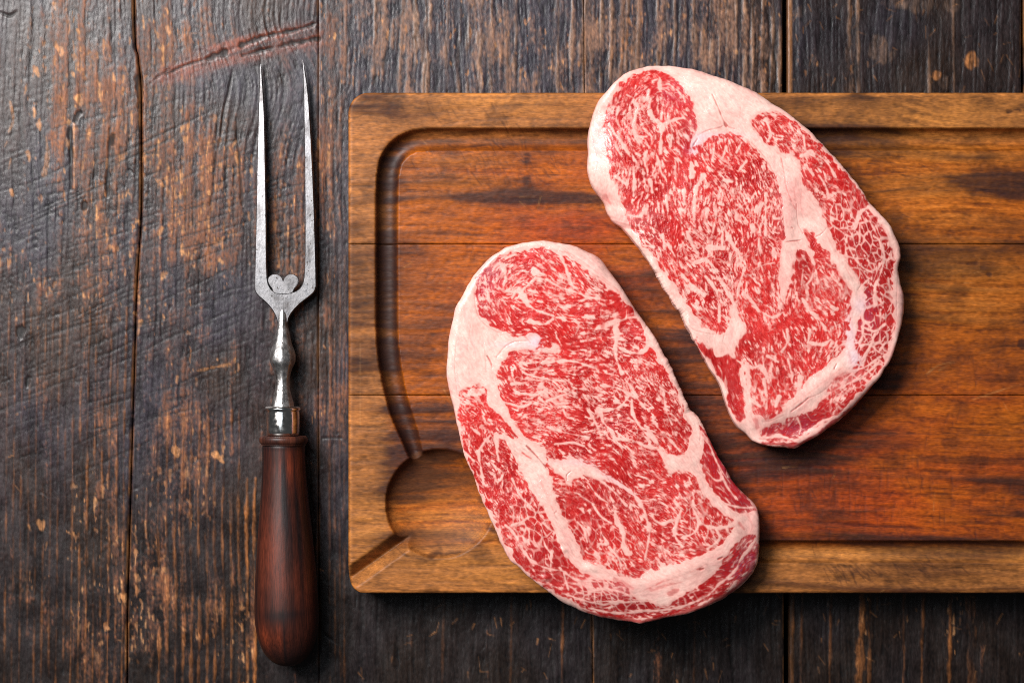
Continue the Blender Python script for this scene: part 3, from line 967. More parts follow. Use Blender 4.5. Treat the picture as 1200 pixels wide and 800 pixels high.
def build_steak(name, D, seed, label, mat):
    rng = np.random.default_rng(seed + 77)
    R, col, hgt, rough, masks, fat = paint_steak(D, seed)
    zt = BOARD_T + 0.0006 + STEAK_T
    zb = BOARD_T + 0.0010
    o = spline(D['outline'], True, 10)
    cx, cy = D['centre']
    th = np.arctan2(o[:, 1] - cy, o[:, 0] - cx)
    rr = np.hypot(o[:, 0] - cx, o[:, 1] - cy)
    k = np.argsort(th)
    th, rr = th[k], rr[k]
    NT, NR = 1500, 300
    T = np.linspace(-np.pi, np.pi, NT, endpoint=False)
    RR = np.interp(T, th, rr, period=2 * np.pi)
    # raggedness of the cut edge
    jit = sum(a * np.interp(np.arange(NT), np.linspace(0, NT, m + 1), np.append(q := rng.standard_normal(m), q[0])) for m, a in ((130, 0.35), (420, 0.16)))
    RR = RR + jit
    # slope of the border against the radius, for true edge distance
    dR = (np.roll(RR, -4) - np.roll(RR, 4)) / (8 * 2 * np.pi / NT)
    cosf = RR / np.hypot(RR, dR)
    # edge roundness per direction (plan units)
    E = np.full(NT, 5.2)
    for x, y, a, wdt in D['edge']:
        t0 = math.atan2(y - cy, x - cx)
        dd = np.angle(np.exp(1j * (T - t0)))
        E += a * np.exp(-0.5 * (dd / wdt) ** 2)
    E = np.clip(E + 1.6 * np.interp(np.arange(NT), np.linspace(0, NT, 61), np.append(q := rng.standard_normal(60), q[0])), 4, 40)
    t = np.linspace(0.004, 1, NR)
    t = 1 - (1 - t) ** 1.12
    PX = cx + t[:, None] * RR[None, :] * np.cos(T)[None, :]
    PY = cy + t[:, None] * RR[None, :] * np.sin(T)[None, :]
    d = (1 - t)[:, None] * (RR * cosf)[None, :]
    q = np.clip(1 - d / E[None, :], 0, 1)
    drop = (1 - np.sqrt(np.clip(1 - q ** 2, 0, 1))) * np.minimum(E, 17.0)[None, :] * 0.0005 * 0.85
    Z = zt + R.at(hgt, PX, PY) - drop
    A = R.at(col, PX, PY)
    RG = R.at(rough, PX, PY)
    zref = zt - 0.004
    X, Y = plan(PX, PY, zref)
    # the side: bulges a little, then tucks in to the base
    ns = 9
    sides, sA = [], []
    zr = Z[-1]
    wv = np.interp(np.arange(NT), np.linspace(0, NT, 91), np.append(q2 := rng.standard_normal(90), q2[0]))
    edgecol = blur(A[-14:-6].mean(0), 3.0) if False else A[-14:-6].mean(0)
    for i in range(1, ns + 1):
        f = i / ns
        rad = 1 + (0.6 * math.sin(f * math.pi) - 7.0 * f ** 3 + 0.5 * wv * math.sin(f * math.pi * 1.5)) / RR
        px, py = cx + RR * rad * np.cos(T), cy + RR * rad * np.sin(T)
        x, y = plan(px, py, zref)
        sides.append(np.stack([x, y, zr + (zb - zr) * f], -1))
        sA.append(edgecol * (1 - 0.25 * f) + np.array(srgb(190, 110, 108)) * 0.25 * f)
    top = np.stack([X, Y, Z], -1)
    V = np.concatenate([top.reshape(-1, 3), np.concatenate(sides)])
    C = np.concatenate([A.reshape(-1, 3), np.concatenate(sA)])
    G = np.concatenate([RG.reshape(-1), np.tile(RG[-1], ns)])
    nrow = NR + ns
    i = np.arange(nrow - 1)[:, None] * NT
    j = np.arange(NT)[None, :]
    jn = (j + 1) % NT
    Q = np.stack([i + j, i + NT + j, i + NT + jn, i + jn], -1)      # inner to outer
    Q = Q[..., ::1]
    cap0 = len(V)
    V = np.vstack([V, [[*plan(cx, cy, zref), Z[0].mean()]], [[*plan(cx, cy, zref), zb]]])
    C = np.vstack([C, C[:1], C[-1:]])
    G = np.concatenate([G, G[:1], G[-1:]])
    # vertex normals of the whole surface, so that the parts meet without a seam
    P = np.concatenate([top, np.array(sides)], 0)
    du = np.roll(P, -1, 1) - np.roll(P, 1, 1)
    dv = np.gradient(P, axis=0)
    N = np.cross(du, dv)
    N = N / (np.linalg.norm(N, axis=-1, keepdims=True) + 1e-12)
    if N[:NR, :, 2].mean() < 0:
        N = -N
    N = np.concatenate([N.reshape(-1, 3), [[0, 0, 1.0]], [[0, 0, -1.0]]])
    # winding check
    a, b, c_, _ = V[Q[10, 0]]
    if np.cross(b - a, c_ - a)[2] < 0:
        Q = Q[..., ::-1]
    fx = (PX[:-1] + PX[1:]) / 2
    fy = (PY[:-1] + PY[1:]) / 2
    part = np.zeros((nrow - 1, NT), int)
    for pi_, (nm, m) in enumerate(masks):
        mm = R.at(blur(m, 2.0), fx, fy) > 0.5
        part[:NR - 1][mm & (part[:NR - 1] == 0)] = pi_ + 1
    root = tag(empty(name, (*[float(v) for v in plan(cx, cy, zref)], zb)), label, 'steak', 'marbled steaks on the board')
    inner_t = np.stack([np.full(NT, cap0), np.arange(NT), (np.arange(NT) + 1) % NT], -1)
    lo = (nrow - 1) * NT
    base_t = np.stack([np.full(NT, cap0 + 1), lo + (np.arange(NT) + 1) % NT, lo + np.arange(NT)], -1)
    a, b, c_ = V[inner_t[0]]
    if np.cross(b - a, c_ - a)[2] < 0:
        inner_t, base_t = inner_t[:, ::-1], base_t[:, ::-1]
    centre_part = part[0, 0]
    for p in range(len(masks) + 1):
        q_ = Q[part == p]
        tr = np.zeros((0, 3), int)
        if p == centre_part:
            tr = np.vstack([tr, inner_t])
        if p == 0:
            tr = np.vstack([tr, base_t])
        if len(q_) == 0:
            continue
        used = np.unique(np.concatenate([q_.ravel(), tr.ravel()]))
        mp = np.zeros(len(V), int)
        mp[used] = np.arange(len(used))
        link_mesh('fat' if p == 0 else masks[p - 1][0], V[used], mp[q_], mat, root, mp[tr], {'albedo': C[used], 'rough': G[used]}, normals=N[used])
    return root


STEAK_A = dict(
    centre=(700, 510), netang=60,
    outline=[(660, 285.5), (672, 287.5), (684, 293), (698, 299), (706, 306), (714, 317), (720, 325), (726, 333), (736, 349), (746, 365), (758, 381), (766, 393), (778, 415), (788, 433), (796, 452), (804, 470), (809, 480.5),
             (814, 484), (819, 489), (824, 498), (832, 516), (840, 531), (850, 548), (860, 565), (872, 578), (882, 587), (888, 596), (890.5, 608), (891, 626), (890.5, 648), (888, 664), (880, 677), (868, 689), (852, 699), (838, 706), (824, 712), (808, 718),
             (792, 722), (776, 726), (760, 729.5), (750, 732), (740, 729.5), (720, 727), (706, 724), (690, 719), (672, 712), (658, 705), (648, 697), (636, 688), (620, 675), (608, 663.5), (598, 656), (588, 638), (580, 618), (571, 598),
             (563, 581), (557, 564), (549, 544), (542, 526), (536, 498), (532, 476), (526, 454), (523.6, 436), (524.4, 416), (527, 392), (531, 373), (535, 358), (543, 345), (548, 335), (555, 323), (564, 313), (574, 302), (588, 294), (600, 288.5), (616, 284.5), (634, 282.5), (648, 284)],
    muscles=[
        ('eye_muscle', [(558, 326), (557, 342), (561, 360), (568, 374), (580, 384), (594, 393), (610, 394), (622, 391), (630, 392), (634, 398), (628, 406), (616, 409), (600, 411), (590, 422), (584, 438), (584, 448), (586, 460), (592, 473), (600, 489), (610, 504), (624, 516), (638, 526), (641, 540), (646, 560), (652, 586), (662, 606), (670, 622), (677, 640), (682, 653), (694, 659), (710, 663), (724, 671), (740, 676), (760, 668), (780, 663), (800, 657),
                  (812, 653), (828, 646), (840, 638), (852, 628), (860, 616), (857, 607), (846, 600), (834, 592), (824, 580), (819, 570), (812, 556), (800, 545), (802, 532), (808, 519), (810, 506), (804, 497), (799, 490), (799, 476), (792, 461), (784, 441), (772, 424), (764, 410), (758, 404), (755, 390), (748, 377), (740, 363), (732, 353), (722, 343), (706, 331), (694, 322), (680, 312), (668, 304), (656, 299),
                  (644, 294), (632, 291), (620, 293), (604, 296), (588, 301), (576, 309), (566, 317)]),
        ('side_muscle', [(560, 450), (568, 453), (571, 466), (576, 480), (586, 489), (600, 505), (603, 512), (590, 508), (582, 505), (584, 512), (590, 518), (600, 530), (612, 553), (622, 570), (632, 586), (640, 600), (648, 618), (656, 638), (666, 654), (677, 668), (690, 673), (706, 677), (722, 681), (738, 688), (752, 697), (762, 704), (776, 709), (796, 699), (812, 689), (828, 678), (840, 665), (848, 653), (860, 638), (872, 628), (884, 626),
                  (886, 636), (884, 652), (876, 668), (862, 683), (846, 695), (828, 703), (808, 712), (786, 719), (760, 724), (738, 724), (718, 722), (700, 718), (686, 712), (670, 702), (648, 692), (632, 682), (618, 670), (607, 658), (600, 644), (591, 632), (584, 616), (573, 594), (564, 573), (558, 558), (550, 540), (544, 522), (540, 500), (537, 480), (537, 464), (545, 454)]),
        ('corner_muscle', [(820, 500), (826, 506), (832, 516), (840, 532), (850, 550), (860, 567), (872, 580), (884, 590), (888, 598), (880, 600), (866, 600), (854, 596), (844, 583), (832, 569), (824, 555), (822, 540), (823, 522)]),
    ],
    flow=[(600, 340, 25, -40), (580, 350, 18, 60), (620, 370, 25, 25), (640, 310, 25, 40), (690, 330, 30, 35), (720, 370, 40, 12), (660, 400, 40, 12), (620, 440, 40, 14), (680, 450, 50, 14), (660, 500, 50, 20), (740, 440, 40, 20), (780, 470, 30, 62), (770, 510, 25, 55), (735, 395, 18, -10),
          (720, 540, 40, 40), (700, 590, 30, 55), (720, 620, 30, 60), (690, 630, 25, 60), (790, 600, 40, 30), (780, 640, 40, 20), (840, 610, 20, 60), (560, 490, 30, 70), (575, 540, 30, 62), (600, 590, 30, 62), (620, 640, 30, 75), (660, 690, 30, 20), (720, 700, 30, 8), (780, 715, 30, -20), (840, 680, 30, -40), (870, 650, 20, -55), (840, 545, 30, 60), (860, 580, 20, 50), (540, 400, 30, 80)],
    fatty=[(600, 330, 26, 16, .45), (585, 365, 16, 12, .35), (650, 350, 20, 14, .3), (640, 390, 14, 10, .3), (690, 420, 26, 14, .35), (640, 430, 30, 10, .2), (700, 470, 22, 14, .3), (650, 470, 26, 12, .25), (765, 500, 14, 20, .35), (735, 455, 18, 14, .45), (690, 345, 16, 12, .3), (560, 475, 16, 14, .35), (600, 610, 12, 10, .3), (580, 545, 14, 20, .25),
           (660, 500, 20, 8, .2), (700, 520, 30, 10, -.2), (720, 560, 40, 14, -.25), (760, 570, 22, 12, -.2), (700, 660, 40, 8, .3), (760, 655, 30, 8, .35), (800, 590, 20, 12, .2), (820, 610, 20, 14, .3), (790, 630, 20, 10, .1), (730, 690, 24, 10, .2)],
    net=[(640, 630, 26, 30, .95), (610, 590, 18, 24, .45), (690, 690, 26, 14, .8), (740, 706, 24, 12, .95), (700, 610, 26, 36, .5), (820, 615, 30, 24, .85), (800, 700, 24, 12, .8), (730, 640, 20, 20, .5), (860, 655, 14, 20, .5)],
    streak=[(842, 545, 14, 36, 1, -30), (866, 590, 16, 8, .9), (856, 660, 10, 24, .6, 40)],
    red=[(756, 380, 10, 26, .5, -28), (600, 386, 30, 8, .3), (690, 310, 20, 8, .3), (720, 540, 30, 14, .5), (750, 560, 24, 12, .5), (790, 566, 16, 8, .7), (800, 510, 10, 10, .5), (770, 480, 14, 30, .35, -20), (700, 585, 20, 16, .6), (676, 590, 10, 14, .5), (690, 620, 14, 20, .4), (634, 650, 20, 16, .6), (650, 640, 10, 14, .6), (830, 540, 8, 30, .5, -25), (822, 646, 14, 8, .6), (835, 600, 14, 8, .5), (812, 618, 14, 10, .3), (800, 700, 30, 8, .6, -20), (838, 672, 16, 8, .6, -40), (858, 645, 12, 6, .6, -40), (735, 712, 30, 8, .5), (660, 670, 12, 10, .4), (780, 584, 16, 8, .4)],
    dark=[(565, 345, 14, 22, .5), (700, 700, 60, 16, .55), (640, 645, 24, 20, .6), (800, 700, 40, 14, .6), (850, 660, 20, 24, .75), (843, 545, 16, 36, .7, -30), (870, 592, 20, 8, .7), (876, 650, 12, 24, .6), (740, 720, 60, 8, .4), (630, 400, 8, 6, .3), (690, 600, 20, 20, .15)],
    violet=[(570, 322, 12, 10, .9), (566, 345, 10, 22, .5), (880, 660, 10, 26, .9), (868, 668, 12, 12, .6), (855, 548, 14, 30, .5, -30), (720, 690, 30, 10, .3)],
    sinew=[(628, 400, 7, 6, 1), (680, 541, 22, 3, .35), (600, 404, 16, 3, .5), (720, 562, 20, 4, .4, 35)],
    pink=[(574, 308, 10, 10, .6, -40), (700, 312, 30, 6, .5, 35), (690, 680, 20, 6, .3), (880, 612, 9, 12, .5), (756, 686, 16, 5, .4), (560, 312, 16, 6, .3, -40), (730, 690, 14, 5, .5)],
    seams=[
        ([(608, 340), (614, 348), (620, 358), (632, 365), (648, 370)], 7, 3), ([(588, 340), (608, 342), (620, 333), (632, 326), (660, 338), (680, 344)], 3, 2.4), ([(590, 312), (592, 326), (590, 338)], 5, 4), ([(580, 313), (585, 309), (590, 312)], 3, 3), ([(628, 318), (640, 323)], 7, 4),
        ([(620, 376), (636, 380), (648, 374)], 5, 2.5), ([(638, 410), (654, 411)], 5, 4), ([(656, 300), (662, 312), (666, 324), (672, 336), (686, 347), (702, 350)], 3, 4), ([(672, 308), (690, 330), (706, 342)], 2, 2), ([(636, 424), (660, 423), (676, 424), (696, 431)], 4, 2), ([(652, 372), (672, 374), (678, 382), (674, 392)], 2, 1.5),
        ([(718, 377), (732, 374), (734, 364)], 5, 3), ([(720, 376), (722, 390), (721, 405), (722, 420), (728, 438)], 5, 4), ([(726, 408), (740, 413), (752, 413), (759, 404), (757, 392)], 3, 5),
        ([(732, 444), (741, 456), (746, 466)], 3, 7), ([(705, 451), (724, 455), (744, 466)], 3, 6), ([(746, 466), (756, 479)], 6, 1.5), ([(738, 462), (726, 476), (710, 480), (700, 478)], 4, 4), ([(740, 468), (741, 484), (752, 502), (764, 514)], 3, 2.4),
        ([(701, 478), (707, 494), (716, 505), (722, 514)], 5, 4), ([(724, 514), (740, 515), (754, 522), (774, 524)], 4, 4), ([(764, 488), (770, 500), (784, 514), (796, 528)], 4, 3), ([(758, 502), (768, 516), (778, 528)], 4, 5), ([(776, 452), (780, 480), (787, 497)], 2.4, 2),
        ([(640, 470), (656, 464), (668, 460)], 3, 2), ([(590, 470), (610, 476), (622, 472)], 3, 2), ([(600, 450), (614, 449)], 4, 3), ([(608, 460), (628, 462), (640, 456), (632, 452)], 3, 4), ([(662, 456), (672, 460)], 7, 5), ([(616, 438), (640, 444), (660, 446)], 2, 2),
        ([(660, 480), (664, 488), (672, 490)], 3, 2), ([(640, 500), (660, 506), (690, 512)], 3, 2), ([(650, 520), (670, 518), (684, 522)], 2.5, 2), ([(690, 480), (700, 500), (704, 510)], 3, 2), ([(604, 340), (600, 350)], 4, 2),
        ([(820, 568), (830, 579), (844, 590), (858, 602)], 5, 6), ([(660, 534), (682, 542), (702, 551), (722, 564), (740, 577), (752, 592), (758, 608), (760, 625), (757, 644)], 5, 1.6), ([(666, 552), (690, 554), (706, 564), (722, 578), (734, 592)], 3, 2),
        ([(720, 598), (724, 612), (730, 624), (730, 638), (738, 648)], 4, 6), ([(754, 602), (761, 616), (759, 634), (755, 654)], 3.5, 2.5), ([(763, 604), (770, 611), (778, 612), (786, 609)], 3, 4.5), ([(797, 598), (792, 612), (790, 626), (799, 640)], 4, 3.5), ([(812, 597), (818, 610), (813, 623), (800, 628)], 3.5, 3),
        ([(812, 656), (806, 655), (797, 648)], 5, 4), ([(818, 610), (828, 615), (844, 618), (860, 614)], 4, 5), ([(838, 618), (842, 630), (828, 642)], 4, 3), ([(700, 636), (712, 636), (706, 626)], 3.5, 2), ([(713, 640), (724, 652), (727, 662)], 3, 2), ([(694, 590), (704, 604), (716, 612)], 2, 2), ([(690, 566), (700, 580), (712, 588)], 2.4, 1.6), ([(680, 580), (696, 590)], 2, 1.6), ([(676, 610), (684, 620), (688, 634)], 2, 2), ([(700, 640), (706, 632)], 3, 2),
        ([(610, 638), (620, 653), (632, 661), (648, 666), (660, 668), (672, 677), (690, 680), (708, 680)], 4, 2.5), ([(646, 646), (645, 662)], 4, 3), ([(634, 620), (639, 638), (646, 648)], 2.2, 2), ([(660, 669), (666, 690)], 2, 1.6), ([(600, 614), (614, 609), (622, 604)], 3, 2), ([(592, 614), (602, 624), (611, 640)], 3, 3),
        ([(694, 690), (710, 688), (713, 676)], 3, 2), ([(582, 508), (582, 524), (585, 540)], 5, 3), ([(574, 510), (566, 520), (561, 530), (564, 550), (567, 566)], 3, 3), ([(552, 500), (562, 508)], 2, 2), ([(546, 530), (556, 540)], 2, 2), ([(600, 560), (610, 580), (626, 596)], 2, 1.6),
        ([(700, 688), (722, 691), (740, 698)], 2.6, 2), ([(700, 703), (730, 705), (752, 703)], 2.6, 2.4), ([(690, 712), (720, 718), (750, 716), (790, 712), (826, 698), (842, 684), (860, 670), (868, 655), (886, 632)], 2.4, 4), ([(660, 694), (690, 704), (712, 708)], 2, 2), ([(752, 704), (780, 700), (800, 690), (822, 678)], 3, 3),
        ([(828, 512), (836, 532), (840, 542), (850, 566), (862, 584)], 2.6, 1.4), ([(834, 530), (846, 552), (856, 566)], 1.5, 1), ([(828, 552), (838, 562), (846, 560), (840, 550)], 1.6, 1.2), ([(846, 588), (866, 594), (884, 594)], 2.5, 1.6), ([(888, 598), (884, 590), (876, 584)], 2, 1.5),
    ],
    fat_patches=[
        [(772, 524), (784, 530), (800, 533), (808, 524), (812, 508), (818, 508), (820, 520), (820, 540), (822, 560), (816, 560), (810, 550), (800, 550), (788, 554), (782, 552), (780, 546), (776, 538)],
        [(644, 536), (664, 537), (684, 543), (706, 555), (720, 567), (700, 560), (680, 556), (670, 562), (668, 568), (658, 560), (646, 548)],
        [(736, 690), (752, 674), (780, 666), (806, 657), (830, 648), (850, 634), (868, 626), (856, 641), (844, 653), (828, 668), (804, 681), (788, 688), (766, 694), (752, 704), (742, 700)],
        [(676, 658), (690, 662), (706, 668), (716, 676), (710, 680), (690, 674), (678, 666)],
    ],
    lean_strokes=[
        ([(630, 556), (640, 580), (652, 606), (664, 634), (674, 652)], 1.4, 1.2, .35), ([(622, 540), (636, 566), (648, 596)], 1.2, 1, .3), ([(748, 694), (772, 682), (800, 672), (826, 660), (848, 644)], 1.5, 1.2, .4), ([(756, 684), (784, 672), (812, 662)], 1.2, 1, .3), ([(540, 380), (536, 410), (538, 440)], 1.2, 1, .18), ([(590, 470), (606, 496), (630, 524), (650, 540)], 1.2, 1, .35),
        ([(586, 488), (596, 500), (606, 512)], 3, 2, .85), ([(612, 530), (618, 534), (623, 537)], 3, 2, .7), ([(604, 528), (612, 534)], 2.5, 1.5, .4), ([(606, 543), (618, 547)], 2, 1.2, .35), ([(720, 678), (734, 684), (742, 688)], 7, 3, .45), ([(764, 690), (782, 684), (800, 680)], 4, 2, .45), ([(784, 694), (794, 690)], 6, 4, .55), ([(816, 666), (824, 664)], 2, 1.5, .6), ([(876, 602), (882, 616), (878, 624)], 3, 2, .35), ([(866, 612), (872, 620)], 3, 2, .5), ([(556, 416), (560, 408)], 1.5, 1, .1),
        ([(826, 504), (836, 524), (848, 546), (862, 570)], 4, 5, .6), ([(768, 684), (780, 676)], 1.5, 1, .4), ([(690, 717), (720, 724), (750, 728), (790, 720), (830, 706), (862, 689), (881, 666), (888, 640)], 5, 7, .7), ([(868, 574), (884, 590), (889, 604)], 3, 3, .4), ([(654, 289), (668, 300), (690, 318), (714, 334), (730, 346)], 2, 2, .35), ([(660, 290), (676, 304), (694, 316)], 1.2, 1.2, .4),
    ],
    creases=[
        ([(617, 522), (628, 533), (640, 547)], 1.8, 1.6, 1.0), ([(586, 488), (596, 499), (605, 511)], 1.4, .8, .8), ([(571, 417), (575, 424), (577, 431)], 1.6, 1.8, .9), ([(582, 418), (592, 406), (604, 400), (618, 399)], 1.0, .8, .55), ([(664, 562), (664, 556), (669, 551)], 1.0, .8, .6), ([(616, 395), (622, 402)], 1.2, .8, .5), ([(841, 654), (846, 652)], 1.8, 1.4, .9), ([(820, 666), (824, 665)], 1.6, 1.2, .8), ([(565, 390), (568, 410), (570, 436)], .8, .8, .25), ([(535, 400), (533, 430), (536, 460)], .8, .8, .25),
        ([(640, 547), (650, 560), (664, 580)], .8, .6, .45), ([(652, 294), (672, 300), (700, 320), (724, 340)], .9, .8, .3), ([(814, 484), (820, 500), (820, 520)], 1.2, 1.0, .35), ([(650, 600), (652, 598)], 1.4, 1.4, .4), ([(552, 380), (548, 410)], .7, .7, .2), ([(556, 340), (558, 362), (566, 378), (584, 390)], 1.0, .8, .45),
    ],
    bumps=[(639, 676, 3.2, 2.8, .0011), (660, 643, 3, 2.6, .0009), (690, 664, 8, 4, .0008), (790, 540, 16, 8, .0008), (790, 670, 40, 8, .0009, -20), (545, 410, 14, 50, .0010), (600, 520, 10, 40, .0008, -40), (650, 600, 8, 34, .0009, -22), (612, 530, 5, 30, -.0005, -43), (880, 640, 10, 40, -.0030), (850, 560, 20, 50, -.0030, -30), (720, 722, 70, 12, -.0022), (740, 740, 90, 18, -.004), (860, 680, 20, 20, -.003)],
    edge=[(890, 655, 13, .10), (860, 690, 10, .08), (812, 484, 5, .05), (760, 380, 4, .15), (700, 300, 10, .12), (530, 400, 4, .2), (660, 710, 6, .1), (860, 565, 4, .1)],
)

